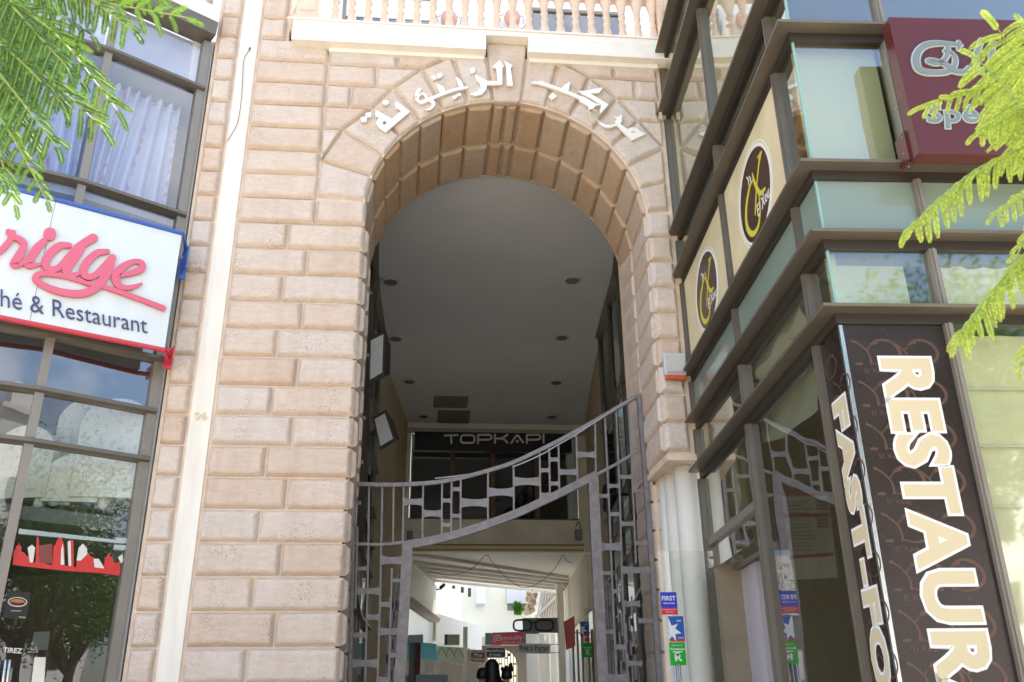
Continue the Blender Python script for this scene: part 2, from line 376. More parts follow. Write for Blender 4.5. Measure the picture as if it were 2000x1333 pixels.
# ================================================================ SETTING
FLOOR = .62
struct(MB().box(-150,150,-150,150,-.2,0), 'street', mat('asphalt', (.20,.18,.155), .9, noise=.15, nscale=.8))
m_pave = mat('pale paving', (.56,.45,.33), .8, noise=.12, nscale=1.5)
struct(MB().box(-40,40,-22,-6.1,.0,.13), 'pavement', m_pave)
tb = MB(); tb.box(-12,14,-5.4,-.02,.13,FLOOR)
for i in range(4): tb.box(-12,14,-5.4-.3*(i+1),-5.4-.3*i-.001,.131,FLOOR-.155*(i+1)+.001)
struct(tb, 'terrace', m_pave)
struct(MB().box(-1.4,5.2,.02,45,.2,FLOOR-.004), 'passage_floor', mat('passage tiles', (.62,.60,.56), .5, noise=.1))

# ================================================================ STONE GATEWAY
GW = thing('stone_gateway', (0,0,0), 'arched gateway of rusticated pinkish stone blocks between two glass shopfronts', 'gateway')
ZK = lambda k: .077+.358*k
AX, AZ = .935, 7.43
XL0, XL1, XP = -2.44, -.86, -1.49
def arcC(y): return .928+.0035*y, 1.86+.05*y       # centre and core radius drift with depth: the opening splays
def arcp(th, y, dr=0):
    cx, r = arcC(y); return V((cx+.0+(r+dr)*math.cos(R(th)), y, AZ+(r+dr)*math.sin(R(th))))
core = MB()
YB = 1.95
core.box(-3.02,XL0,0.0,.6,0,14)                     # strip beside the band
core.box(XL0,XL1-.06,0,YB,0,AZ)                     # left pier
core.box(2.79,3.45,0,YB,ZK(12)-.02,AZ)              # right pier above the capital
core.box(2.83,3.45,1.0,YB,0,ZK(12)-.14)
# spandrel with its arch
N = 32
pts = [(180*i/N) for i in range(N+1)]
for y0,y1 in ((0,YB),):
    for i in range(N):
        a, b = pts[i], pts[i+1]
        p0,p1 = arcp(a,y0), arcp(b,y0); q0,q1 = arcp(a,y1), arcp(b,y1)
        top = 9.98
        core.add([p0,p1,(p1.x,y0,top),(p0.x,y0,top)], [(0,1,2,3)])
        core.add([q0,q1,(q1.x,y1,top),(q0.x,y1,top)], [(0,1,2,3)])
        core.add([p0,p1,q1,q0], [(0,1,2,3)])
core.box(XL0,arcp(180,0).x,0,YB,AZ,9.98); core.box(arcp(0,0).x,3.45,0,YB,AZ,9.98)
core.box(XL0+.001,3.449,0,YB,9.98,10.02)
core.build('wall', joint, GW)
# plaster band with the house number, running the full height
bd = MB(); bd.box(-2.69,XL0-.02,-.022,.3,0,14); bd.build('plaster_band', plaster, GW)
# quoin strip beside the left glass front
ny = V((0,-1,0))
def qy(x0,x1,z0,z1,y=0): return [(x0,y,z0),(x1,y,z0),(x1,y,z1),(x0,y,z1)]
qs = MB()
for k in range(0,38): qs.pillow(qy(-2.99,-2.715,ZK(k),ZK(k+1)), ny, bev=.045)
qs.build('quoin_strip', stone, GW, smooth=False)
# left pier
lp = MB()
for k in range(0,27):
    z0,z1 = ZK(k),ZK(k+1)
    if k >= 20:
        lp.pillow(qy(XL0,XP,z0,z1), ny)
        if k == 20: lp.pillow(qy(XP,XL1,z0,AZ+.165), ny)
    else:
        xm = -1.81 if k%2 else -1.55
        lp.pillow(qy(XL0,xm,z0,z1), ny); lp.pillow(qy(xm,XL1,z0,z1), ny)
lp.pillow(qy(XL0,XP,ZK(27),ZK(28)), ny)
for k in range(28,38): lp.pillow(qy(XL0,-2.09,ZK(k),ZK(k+1)), ny)
# the inner face of the left pier
for k in range(0,20):
    for y0,y1 in ((.0,.98),(.98,1.93)):
        x0,x1 = XL1-.05*y0/1.95*1-.035, XL1-.05*y1-.035
        lp.pillow([(x0,y0+.02,ZK(k)),(x1,y1,ZK(k)),(x1,y1,ZK(k+1)),(x0,y0+.02,ZK(k+1))], V((1,0,0)))
lp.build('rusticated_pier', stone, GW)
# stub of pilaster behind the balcony
core2 = MB(); core2.box(XL0+.001,-2.06,.004,.6,9.985,14); core2.build('pilaster', joint, GW)
# right pier: front face and deep inner face
rp = MB()
for k in range(12,21):
    z0,z1 = ZK(k),(ZK(k+1) if k<20 else AZ+.165); rp.pillow(qy(2.735,3.06,z0,z1), ny)
def jx(y): return 2.785+.045*y
for k in range(0,21):
    z0,z1 = ZK(k),(ZK(k+1) if k<20 else AZ+.16)
    for j,(y0,y1) in enumerate(((.0,1.0),(1.0,1.94))):
        if k < 12 and j == 0: continue
        rp.pillow([(jx(y1),y1,z0),(jx(y0),y0,z0),(jx(y0),y0,z1),(jx(y1),y1,z1)], V((-1,.045,0)))
    if k < 12: rp.pillow([(2.86,1.0,z0),(3.2,1.0,z0),(3.2,1.0,z1),(2.86,1.0,z1)], ny)
rp.build('rusticated_pier', stone, GW)
cp = MB(); cp.box(2.765,3.44,-.02,1.0,ZK(12)-.10,ZK(12)-.021); cp.build('capital', joint, GW, bevel=.006)
# voussoirs
VO = []
ANG = [5.7+11.25*j for j in range(8)]
OUT = {1:(2.42,8.18),2:(2.17,8.66),3:(1.80,9.03),4:(1.53,9.385),5:(1.16,9.72),6:(.745,9.98),7:(.275,10.02)}
c0 = V((AX,0,AZ))
Ri = 1.825
vs_ = MB()
for sgn in (-1,1):
    for j in range(0,7):
        a0,a1 = R(ANG[j]),R(ANG[j+1])
        i0 = V((AX+sgn*Ri*math.cos(a0),0,AZ+Ri*math.sin(a0))); i1 = V((AX+sgn*Ri*math.cos(a1),0,AZ+Ri*math.sin(a1)))
        if j == 0: o0 = V((AX+sgn*2.425,0,AZ+.2)); o1 = V((AX+sgn*2.425,0,8.18))
        elif j == 1: o0 = V((AX+sgn*2.425,0,8.18)); o1 = V((AX+sgn*OUT[2][0],0,OUT[2][1]))
        else: o0 = V((AX+sgn*OUT[j][0],0,OUT[j][1])); o1 = V((AX+sgn*OUT[j+1][0],0,OUT[j+1][1]))
        if sgn > 0:
            if j == 0: o0,o1 = V((3.06,0,AZ+.2)),V((3.06,0,8.078))
            if j == 1: o0,o1 = V((3.06,0,8.078)),V((3.06,0,8.60))
            if j == 2: o0 = V((3.06,0,8.60))
        q = [i0,o0,o1,i1] if sgn > 0 else [i1,o1,o0,i0]
        if j == 1:
            # five-sided stone: corner filled up to the pilaster edge by the course above
            pass
        vs_.pillow(q, ny)
vs_.build('voussoirs', stone, GW)
ks = MB(); kx = .275
a7 = R(ANG[7])
ks.add([(AX-.175,-.06,9.235),(AX+.175,-.06,9.235),(AX+.285,-.06,10.22),(AX-.285,-.06,10.22),(AX-.175,.05,9.235),(AX+.175,.05,9.235),(AX+.285,.05,10.22),(AX-.285,.05,10.22)],
       [(0,1,2,3),(4,7,6,5),(0,4,5,1),(1,5,6,2),(2,6,7,3),(3,7,4,0)])
ks.build('keystone', stone, GW, bevel=.03)
# course blocks that fill the spandrels
LB, RB = AX-2.425, 3.06
rows = [(23,8.31,8.66,OUT[2],OUT[2]),(24,8.66,9.03,OUT[2],OUT[3]),(25,9.03,9.385,OUT[3],OUT[4]),(26,9.385,9.72,OUT[4],OUT[5]),(27,9.72,9.98,OUT[5],OUT[6])]
splits = {24:(-1.17,2.96),25:(onY(685,199,0).x,onY(1285,226,0).x),26:(onY(735,163,0).x,onY(1239,182,0).x),27:(onY(776,128,0).x,onY(1197,142,0).x)}
# row beside voussoir 2
for sgn in (-1,1):
    sp = MB(); ex = LB if sgn < 0 else RB
    def quad(xa0,xa1,xb0,xb1,z0,z1):   # left bottom, left top, right bottom, right top
        return [(xa0,0,z0),(xb0,0,z0),(xb1,0,z1),(xa1,0,z1)]
    if sgn < 0: sp.pillow(quad(ex,ex,ex+.02+.0,AX-2.17,8.18,8.66), ny, bev=.02)
    for k,z0,z1,o0,o1 in rows[1:]:
        xo0,xo1 = AX+sgn*o0[0],AX+sgn*o1[0]; xs = splits[k][0 if sgn<0 else 1]
        if sgn < 0:
            if k == 24: sp.pillow(quad(ex,ex,xo0,xo1,z0,z1), ny, bev=.045); continue
            sp.pillow(quad(ex,ex,xs,xs,z0,z1), ny); sp.pillow(quad(xs,xs,xo0,xo1,z0,z1), ny)
        else:
            if k == 24: sp.pillow(quad(ex-.05,xo1,ex,ex,z0,z1), ny, bev=.025); continue
            sp.pillow(quad(xo0,xo1,xs,xs,z0,z1), ny, bev=.045); sp.pillow(quad(xs,xs,ex,ex,z0,z1), ny, bev=.03 if ex-xs<.3 else .055)
    sp.build('spandrel_masonry', stone, GW)
# arris moulding round the arch
ar = MB(); n = 48
for i in range(n):
    a,b = 180*i/n,180*(i+1)/n
    q = []
    for y in (-.022,.03):
        for th in (a,b):
            for dr in (-.034,-.005): 
                p = arcp(th,0,dr); q.append((p.x,y,p.z))
    ar.add(q, [(0,1,3,2),(4,6,7,5),(0,2,6,4),(1,5,7,3)])
ar.build('arch_moulding', joint, GW)
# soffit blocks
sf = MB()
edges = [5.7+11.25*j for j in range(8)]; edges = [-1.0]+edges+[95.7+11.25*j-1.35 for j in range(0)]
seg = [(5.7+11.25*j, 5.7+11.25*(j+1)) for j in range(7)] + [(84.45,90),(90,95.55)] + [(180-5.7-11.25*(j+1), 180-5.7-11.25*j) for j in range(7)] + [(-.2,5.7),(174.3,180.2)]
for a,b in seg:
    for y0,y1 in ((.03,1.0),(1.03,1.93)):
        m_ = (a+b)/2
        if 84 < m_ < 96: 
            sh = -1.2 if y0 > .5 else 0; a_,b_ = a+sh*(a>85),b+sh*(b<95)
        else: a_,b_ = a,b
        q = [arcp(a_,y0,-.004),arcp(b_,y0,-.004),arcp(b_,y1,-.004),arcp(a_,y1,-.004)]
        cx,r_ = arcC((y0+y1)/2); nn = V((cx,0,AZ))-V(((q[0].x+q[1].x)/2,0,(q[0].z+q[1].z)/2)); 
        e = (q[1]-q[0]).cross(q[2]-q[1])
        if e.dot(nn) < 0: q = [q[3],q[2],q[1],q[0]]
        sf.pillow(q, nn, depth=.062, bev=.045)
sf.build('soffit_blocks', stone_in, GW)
# pale fillet between the two soffit rings and at the back
n = 48
for y in (.985,1.935):
    fl = MB()
    for i in range(n):
        a,b = 180*i/n,180*(i+1)/n
        pa,pb,pc,pd = arcp(a,y,-.035),arcp(b,y,-.035),arcp(b,y+.045,-.035),arcp(a,y+.045,-.035)
        e0,e1,e2,e3 = arcp(a,y,.01),arcp(b,y,.01),arcp(b,y+.045,.01),arcp(a,y+.045,.01)
        fl.add([pa,pb,pc,pd,e0,e1,e2,e3], [(0,1,2,3),(0,1,5,4),(3,2,6,7)])
    fl.build('soffit_fillet', joint_in, GW)
# ledge and its little moulding; it steps round the keystone
lg = MB()
lg.box(-1.98,AX-.292,-.22,.3,9.965,10.19); lg.box(AX+.292,3.25,-.22,.3,9.965,10.19); lg.box(AX-.2915,AX+.2915,-.218,.298,10.222,10.301)
lg.box(-2.06,3.25,-.24,.3,10.30,10.33); lg.box(-1.98,AX-.291,-.219,.299,10.19,10.30); lg.box(AX+.291,3.25,-.219,.299,10.19,10.30)
lg.box(-1.49,AX-.315,-.10,.0,9.90,9.966); lg.box(AX+.315,3.06,-.10,.0,9.90,9.966)
lg.build('ledge', ledge_m, GW, bevel=.008)
# balustrade
BL = tag(bpy.data.objects.new('balustrade', None)); COL.objects.link(BL); BL.parent = GW; PINV[BL.name] = Matrix.Identity(4)
ZB = 10.33
rl = MB(); rl.box(-1.9,3.3,-.14,.10,ZB+.85,ZB+.92); rl.box(-1.9,3.3,-.19,.15,ZB+.92,ZB+1.0); rl.build('rail', bal_m, BL, bevel=.015)
pb = MB(); pb.box(-1.97,-1.66,-.15,.14,ZB,ZB+1.3); pb.box(-2.0,-1.63,-.18,.17,ZB,ZB+.12); pb.box(-1.92,-1.71,-.165,-.14,ZB+.2,ZB+1.1); pb.build('pedestal', bal_m, BL, bevel=.01)
pb = MB(); pb.box(3.12,3.4,-.15,.14,ZB,ZB+1.3); pb.box(3.09,3.43,-.18,.17,ZB,ZB+.12); pb.build('pedestal', bal_m, BL, bevel=.01)
prof = [(.08,0),(.08,.03),(.066,.04),(.074,.06),(.066,.12),(.052,.22),(.040,.30),(.034,.345),(.046,.355),(.046,.375),(.036,.385),(.034,.45),(.036,.485),(.046,.495),(.046,.515),(.038,.525),(.044,.60),(.058,.69),(.070,.74),(.074,.78),(.06,.80),(.078,.81),(.078,.85)]
bx0 = onY(654,45,-.02).x; bdx = (onY(1247,70,-.02).x-bx0)/19
b0 = MB().lathe((bx0,-.02,ZB), [(r*1.14,h) for r,h in prof], 20).build('baluster', bal_m, BL, smooth=True)
xs = [onY(x,60,-.02).x for x in ()] 
for i in range(1,21):
    c = b0.copy(); COL.objects.link(c); c.parent = BL; c.location = (bdx*i,0,0)
# slab behind the ledge and house behind the balcony
UH = thing('upper_house', (0,2.5,10), 'white upper floor with dark shuttered windows behind the stone balustrade', 'house')
uh = MB(); uh.box(-6,7,2.6,2.9,9.9,16); uh.box(-6,7,.3,2.6,9.98,10.29); uh.build('wall', white, UH)
shut = mat('white shutter', (.75,.78,.80), .6); dkg = glass_mat('balcony glass', (.12,.13,.14), .12, .5)
def fwin(parent, x0,x1,z0,z1,y, zs=None, nm='window'):
    f = MB(); f.box(x0-.06,x0,y-.05,y+.02,z0,z1); f.box(x1,x1+.06,y-.05,y+.02,z0,z1); f.box(x0-.06,x1+.06,y-.052,y+.02,z1,z1+.06); fo = f.build(nm, bronze_l, parent)
    MB().box(x0,x1,y-.012,y-.004,z0,zs or z1).build('pane', dkg, fo)
    if zs: 
        s_ = MB(); z = zs
        while z < z1-.01: s_.box(x0,x1,y-.03,y-.004,z,min(z+.055,z1)); z += .06
        s_.build('shutter', shut, fo)
fwin(UH, onY(675,40,2.6).x,onY(842,40,2.6).x,10.3,13.4,2.6, onY(760,38,2.6).z); zw = onY(1100,27,2.6).z; xw = onY(1042,60,2.6).x; xw2 = onY(1212,60,2.6).x; fwin(UH, xw,(xw+xw2)/2-.06,10.3,zw,2.6); fwin(UH, (xw+xw2)/2+.06,xw2,10.3,zw,2.6)
lampm = mat('pink wall lamp', (.60,.33,.27), .6)
def wall_lamp(x, z, lab):
    t = thing('wall_lamp', (x,2.6,z), lab, 'wall lamp', 'round lamps on the white wall behind the balusters')
    g = MB(); F = facadeF(2.5); 
    g.lathe((x,2.42,z), [(.001,-.16),(.07,-.14),(.13,-.08),(.15,0),(.13,.08),(.07,.14),(.001,.16)], 20); g.build('lamp_shade', lampm, t, smooth=True)
    s_ = MB(); 
    for sg in (-1,1):
        s_.tube(catmull([(x+sg*.14,2.5,z+.14),(x+sg*.22,2.5,z+.10),(x+sg*.20,2.5,z),(x+sg*.24,2.5,z-.08),(x+sg*.17,2.5,z-.17),(x+sg*.05,2.52,z-.24)]), .005, 6)
    s_.tube([(x,2.6,z),(x,2.5,z)], .02, 8); s_.build('iron_scroll', black, t)
for (px,py,lab) in ((877,40,'round pink wall lamp behind the balusters, the left one of two'),(1000,38,'round pink wall lamp behind the balusters, the right one of two')):
    p = onY(px,py,2.45); wall_lamp(p.x,p.z,lab)
# columns under the capital
cream = mat('cream column paint', (.74,.71,.62), .55, noise=.04, nscale=3)
for i,(x,y,lab) in enumerate(((3.06,.30,'smooth cream column under the stone block, nearest the glass front'),(3.03,.66,'middle one of the three cream columns under the right pier'),(3.00,1.0-.17,'hindmost of the three cream columns under the right pier, against the stone'))):
    zt = ZK(12)-.10
    t = thing('column', (x,y,FLOOR), lab, 'column', 'cream columns below the right pier')
    MB().lathe((x,y,FLOOR+.14), [(.150,0),(.152,.9),(.148,2.2),(.138,zt-FLOOR-.14-.001)], 32).build('shaft', cream, t, smooth=True)
    MB().lathe((x,y,FLOOR), [(.2,0),(.2,.07),(.18,.08),(.185,.11),(.16,.14)], 32).build('base', cream, t)
# Arabic lettering: gilt-white metal letters standing off the stones
AL = thing('arabic_lettering', (AX,-.1,9.2), 'white metal Arabic letters arranged in an arc over the arch', 'lettering')
let_m = mat('ivory enamelled metal', (.86,.84,.78), .35)
FL = facadeF(-.085)
def zA(x,y): return (600+x/6.664, 200+y/6.664)
def zB(x,y): return (1140+x/6.664, 150+y/6.664)
def zC(x,y): return (900+x/2.962, y/2.962)
def z4(x,y): return (420+x/2.962, y/2.962)
def letpoly(mb, loops, tr, c0=0, c1=.035): mb.loops(FL, [[FL.px(*tr(*p)) for p in l] for l in loops], c0, c1)
def letstroke(mb, pts, w, tr, c1=.035): stroke(mb, FL, [FL.px(*tr(*p)) for p in pts], w, 0, c1)
ident = lambda x,y: (x,y)
a = MB(); letpoly(a, [[(760,160),(832,153),(838,208),(765,222)]], zA); letpoly(a, [[(697,215),(775,210),(780,266),(705,280)]], zA)
letpoly(a, [[(985,0),(1057,-4),(1058,46),(985,50)]], zA)
letpoly(a, [[(1150,5),(1340,140),(1025,408),(935,350),(900,300),(912,255),(945,212),(888,208),(890,115),(1105,240),(1225,135),(1190,102),(1150,100)],[(1005,258),(1048,285),(1003,318),(978,290)]], zA)
a.build('letter', let_m, AL)
a = MB()
letstroke(a, [(816,196),(818,190),(826,186),(832,192),(833,199)], .030, ident, .036)
letstroke(a, [(812,190),(818,180),(822,177)], [.03,.05,.02], ident, .0355)
letstroke(a, [(813,196),(822,203),(834,199),(866,186),(890,178),(912,174)], [.03,.045,.05,.045,.042,.03], ident)
letstroke(a, [(838,198),(846,203),(845,211),(838,217),(829,218)], [.04,.05,.04,.028,.005], ident, .034)
letpoly(a, [[z4(1278,490),z4(1325,515),z4(1332,540),z4(1300,545)]], ident, 0,.0345)
letpoly(a, [[z4(1392,452),z4(1424,478),z4(1440,515),z4(1410,512)]], ident, 0,.0345)
for q in ([(1247,452),(1268,445),(1285,465),(1262,472)],[(1283,438),(1308,430),(1315,452),(1290,464)],[(1368,572),(1392,560),(1403,572),(1384,585)],[(1395,556),(1420,548),(1424,560),(1408,568)]):
    letpoly(a, [[z4(*p) for p in q]], ident)
a.build('letter', let_m, AL)
a = MB(); letpoly(a, [[(48,555),(85,565),(120,557),(145,530),(152,500),(238,500),(240,400),(250,395),(222,360),(180,398),(205,402),(210,480),(152,478),(120,462),(80,442),(90,470),(108,488),(115,512),(98,538)]], zC)
letpoly(a, [[(265,505),(262,402),(250,362),(300,390),(287,402),(300,505)]], zC); letpoly(a, [[(52,408),(80,400),(82,428),(58,435)]], zC)
a.build('letter', let_m, AL)
a = MB()
letstroke(a, [(1037,164),(1060,167),(1098,180),(1135,195),(1158,208)], [.012,.05,.05,.055,.06], ident)
letpoly(a, [[(470,478),(478,475),(470,492),(405,494)]], zC, 0,.0346)
letpoly(a, [[(580,520),(600,500),(632,483),(622,535)]], zC, 0,.0346); letpoly(a, [[(505,570),(530,547),(555,568),(528,586)]], zC)
letpoly(a, [[(0,205),(250,160),(197,232),(85,240),(318,385),(205,510),(92,508),(88,490),(50,455),(62,405),(0,370),(-60,340),(-60,270),(10,290),(130,362),(215,385),(190,425),(150,455),(125,440),(140,405),(215,385),(95,310),(-20,250),(-70,210)]], zB, 0,.036)
a.build('letter', let_m, AL)
a = MB(); letpoly(a, [[(175,570),(215,615),(290,648),(350,648),(410,638),(395,600),(435,575),(388,530),(425,545),(492,518),(490,595),(470,635),(560,700),(620,678),(690,688),(722,728),(808,763),(622,850),(430,655),(340,685),(270,680),(210,640)],[(605,742),(640,728),(678,748),(612,748)]], zB)
a.build('letter', let_m, AL)
# house number and old cable on the band
hn = MB(); Fb = Fr((0,-.023,0),(1,0,0),(0,0,1),(0,-1,0))
gold = mat('cream painted figures', (.66,.60,.42), .5)
text_mb(hn, '96', Fb.P(380,805), Fb.P(405,805), Fb.P(379.5,821.5), (0,-1,0), .012, off=.012); tag(hn.build('house_number', gold), 'small raised figures 96 on the pale plaster band', 'house number')
cb = MB(); cb.tube(catmull([tuple(onY(x,y,-.045)) for x,y in ((487,97),(483,104),(476,118),(474,150),(472,185),(468,220),(462,245),(449,268),(444,276))]), .0045, 6)
cb.tube([tuple(onY(487,97,-.06)),tuple(onY(488,94,-.02))], .012, 8)
tag(cb.build('cable', mat('old grey cable', (.12,.11,.10), .7)), 'thin grey cable drooping from a hook on the plaster band', 'cable')
# alarm box
AB = thing('alarm_box', (2.9,-.09,5.4), 'grey and white alarm siren box with a red base on the stone pier', 'alarm box')
a = MB(); F = facadeF(-.07); q = [F.px(1292,694),F.px(1334,694),F.px(1336,738),F.px(1294,738)]
xa,xb = q[0][0],q[1][0]; zt,zb = q[0][1],q[2][1]
a.fbox(F,xa,xb,zb+.0,zt,0,.09); 
a.build('cover', mat('grey plastic', (.52,.55,.54), .5), AB, bevel=.02)
a = MB()
for i in range(9): a.fbox(F,xa+.015,xb-.015,zt-.04-.021*i,zt-.03-.021*i,.0905,.096)
a.build('louvre', mat('pale plastic', (.62,.65,.64), .5), AB)
a = MB(); a.fbox(F,xa+.01,xb-.01,zb-.05,zb-.001,.01,.085); a.build('strobe', mat('red lens', (.62,.10,.04), .3), AB, bevel=.01)
a = MB(); text_mb(a, 'LA CLE ROUGE', F.pt(xa+.03,zb+.045,.091), F.pt(xb-.03,zb+.045,.091), F.pt(xa+.03,zb+.02,.091), F.n, .002, off=.02); a.build('maker_name', mat('red print', (.5,.05,.08), .5), AB)
# ================================================================ LEFT GLASS BUILDING
LP = [(-3.03,-.10),(-4.03,-.78),(-5.15,-1.27),(-6.4,-1.62),(-7.8,-1.8)]
LZ = [9.19,7.28,6.67,5.37,4.745,4.19]
LB_ = thing('glass_shopfront_building', (-5,.5,0), 'left building with bronze framed curved glass wall beside the stone gateway', 'building')
glLo = glass_mat('lower shop glass', (.84,.90,.88), .055, .7, wave=.008)
glL = glass_mat('left window glass', (.80,.86,.92), .13, .9, wave=.010)
glU = glass_mat('upstairs window glass', (.84,.88,.95), .05, .45, wave=.008)
def inset_line(P, d):   # move a polyline back by d (towards the room)
    out = []
    for i in range(len(P)):
        L = [V(p) for p in P]
        if i == 0: t = (L[1]-L[0]).normalized(); nn = V((-t.y,t.x)); k = 1
        elif i == len(P)-1: t = (L[-1]-L[-2]).normalized(); nn = V((-t.y,t.x)); k = 1
        else:
            t1 = (L[i]-L[i-1]).normalized(); t2 = (L[i+1]-L[i]).normalized(); n1 = V((-t1.y,t1.x)); n2 = V((-t2.y,t2.x)); nn = (n1+n2).normalized(); k = 1/nn.dot(n1)
        out.append((L[i].x-nn.x*d*k, L[i].y-nn.y*d*k))
    return out
GLP = inset_line(LP, .11)
bz = [FLOOR,2.0]+sorted(LZ)+[10.0]
for i in range(len(GLP)-1):
    for j in range(len(bz)-1):
        if bz[j] == FLOOR: continue
        z0,z1 = bz[j]+.03,bz[j+1]-.03
        if j == 1: z0 = FLOOR
        p,q = V(GLP[i]),V(GLP[i+1]); d = (q-p).normalized(); p_ = p+d*.04; q_ = q-d*.04
        MB().add([(p_.x,p_.y,z0),(q_.x,q_.y,z0),(q_.x,q_.y,z1),(p_.x,p_.y,z1)], [(0,1,2,3)]).build('window_pane', glU if z0 > 6.5 else (glL if z0 > 4.5 else glLo), LB_)
for z in LZ:
    if z == 6.67: continue
    MB().sweep(GLP, [(-.05,z-.035),(.055,z-.035),(.11,z-.02),(.11,z+.02),(.055,z+.035),(-.05,z+.035)]).build('transom', bronze, LB_)
for i,(x,y) in enumerate(GLP):
    k = max(0,i-1) if i == len(GLP)-1 else i
    d = (V(GLP[min(i+1,len(GLP)-1)])-V(GLP[max(i-1,0)])).normalized(); n_ = V((-d.y,d.x))
    if i == 0: o = V((x,y))-d*0+d*.075
    else: o = V((x,y))
    fr = Fr((o.x,o.y,0),(d.x,d.y,0),(0,0,1),(n_.x,n_.y,0))
    for j in range(len(bz)-1):
        if j == 0: continue
        z0 = FLOOR if j == 1 else bz[j]
        MB().fbox(fr,-(.075 if i==0 else .045),(.045 if i else .02),z0+.036 if j>1 else z0,bz[j+1]-.036,-.06,.06).build('mullion', bronze_l, LB_)
# white ledge and soffit band on top
MB().sweep(GLP, [(-.3,10.19),(.24,10.19),(.24,10.42),(-.3,10.42)]).build('cornice', ledge_m, LB_)
MB().sweep(GLP, [(-.1,10.0),(.20,10.0),(.235,10.185),(-.1,10.185)]).build('cornice_soffit', bronze, LB_)
for (x,y) in ((-3.35,.05),(-4.3,-.75)):
    MB().box(x-.16,x+.16,y-.14,y+.14,10.42,11.9).build('roof_pedestal', bal_m, LB_, bevel=.015)
# upper lights with blinds
bl = MB(); blf = MB()
for i in range(3):
    p,q = V(inset_line(LP,.24)[i]),V(inset_line(LP,.24)[i+1]); d = (q-p).normalized(); L = (q-p).length
    fr = Fr((p.x,p.y,0),(d.x,d.y,0),(0,0,1)); fr.n = V((-d.y,d.x,0))
    m_ = MB().fbox(fr,.18,L-.12,9.36,10.0,-.01,0); m_.build('blind', mat('grey window film', (.56,.54,.58), .5), LB_)
    f_ = MB(); f_.fbox(fr,.06,.18,9.22,10,-.03,.04); f_.fbox(fr,L-.12,L-.02,9.22,10,-.03,.04); f_.build('inner_frame', white, LB_)
# rooms behind the glass
rm = MB()
rm.box(-9,-3.05,3.2,3.3,FLOOR,10); rm.box(-9.1,-9,-1.6,3.2,FLOOR,10)
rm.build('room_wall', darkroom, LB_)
MB().box(-3.08,-3.04,.0,3.2,FLOOR,10).build('room_wall', mat('pale side wall', (.42,.42,.40), .8), LB_)
GI = inset_line(LP,.2)
def slab(z0,z1,m,nm): MB().plan([(p[0],p[1]) for p in GI]+[(-8.9,3.2),(-3.1,3.2)], z0, z1).build(nm, m, LB_)
slab(3.42,3.56, mat('mezzanine edge',(.10,.10,.10),.4), 'mezzanine_floor')
slab(7.16,7.30, mat('upper floor edge',(.35,.40,.5),.7), 'floor_slab')
slab(9.22,9.30, mat('upstairs ceiling',(.50,.55,.62),.8), 'ceiling')
tag(MB().box(-30,-2.71,.7,8,10.0,10.18).build('roof_slab', plaster, LB_))
# curtains upstairs
cur_m = bpy.data.materials.new('sheer curtain'); cur_m.use_nodes = True
_t = cur_m.node_tree; _n = _t.nodes; _l = _t.links; _n.clear()
o_ = _n.new('ShaderNodeOutputMaterial'); mxs = _n.new('ShaderNodeMixShader'); df = _n.new('ShaderNodeBsdfDiffuse'); tl_ = _n.new('ShaderNodeBsdfTranslucent'); mxs.inputs[0].default_value = .4
tcn = _n.new('ShaderNodeTexCoord'); sx = _n.new('ShaderNodeSeparateXYZ'); _l.new(tcn.outputs['UV'], sx.inputs[0])
wv = _n.new('ShaderNodeMath'); wv.operation = 'PINGPONG'; wv.inputs[1].default_value = .5; _l.new(sx.outputs[0], wv.inputs[0])
lt_ = _n.new('ShaderNodeMath'); lt_.operation = 'LESS_THAN'; lt_.inputs[1].default_value = .06; _l.new(wv.outputs[0], lt_.inputs[0])
nz = _n.new('ShaderNodeTexNoise'); nz.inputs['Scale'].default_value = 7; nz.inputs['Detail'].default_value = 3; _l.new(tcn.outputs['Object'], nz.inputs['Vector'])
gt = _n.new('ShaderNodeMapRange'); gt.inputs[1].default_value = .46; gt.inputs[2].default_value = .6; _l.new(nz.outputs['Fac'], gt.inputs[0])
ml = _n.new('ShaderNodeMath'); ml.operation = 'MULTIPLY'; _l.new(lt_.outputs[0], ml.inputs[0]); _l.new(gt.outputs[0], ml.inputs[1])
mc = _n.new('ShaderNodeMixRGB'); mc.inputs[1].default_value = (.70,.75,.90,1); mc.inputs[2].default_value = (.66,.35,.58,1); _l.new(ml.outputs[0], mc.inputs[0])
_l.new(mc.outputs[0], df.inputs[0]); _l.new(mc.outputs[0], tl_.inputs[0]); _l.new(df.outputs[0], mxs.inputs[1]); _l.new(tl_.outputs[0], mxs.inputs[2]); _l.new(mxs.outputs[0], o_.inputs[0])
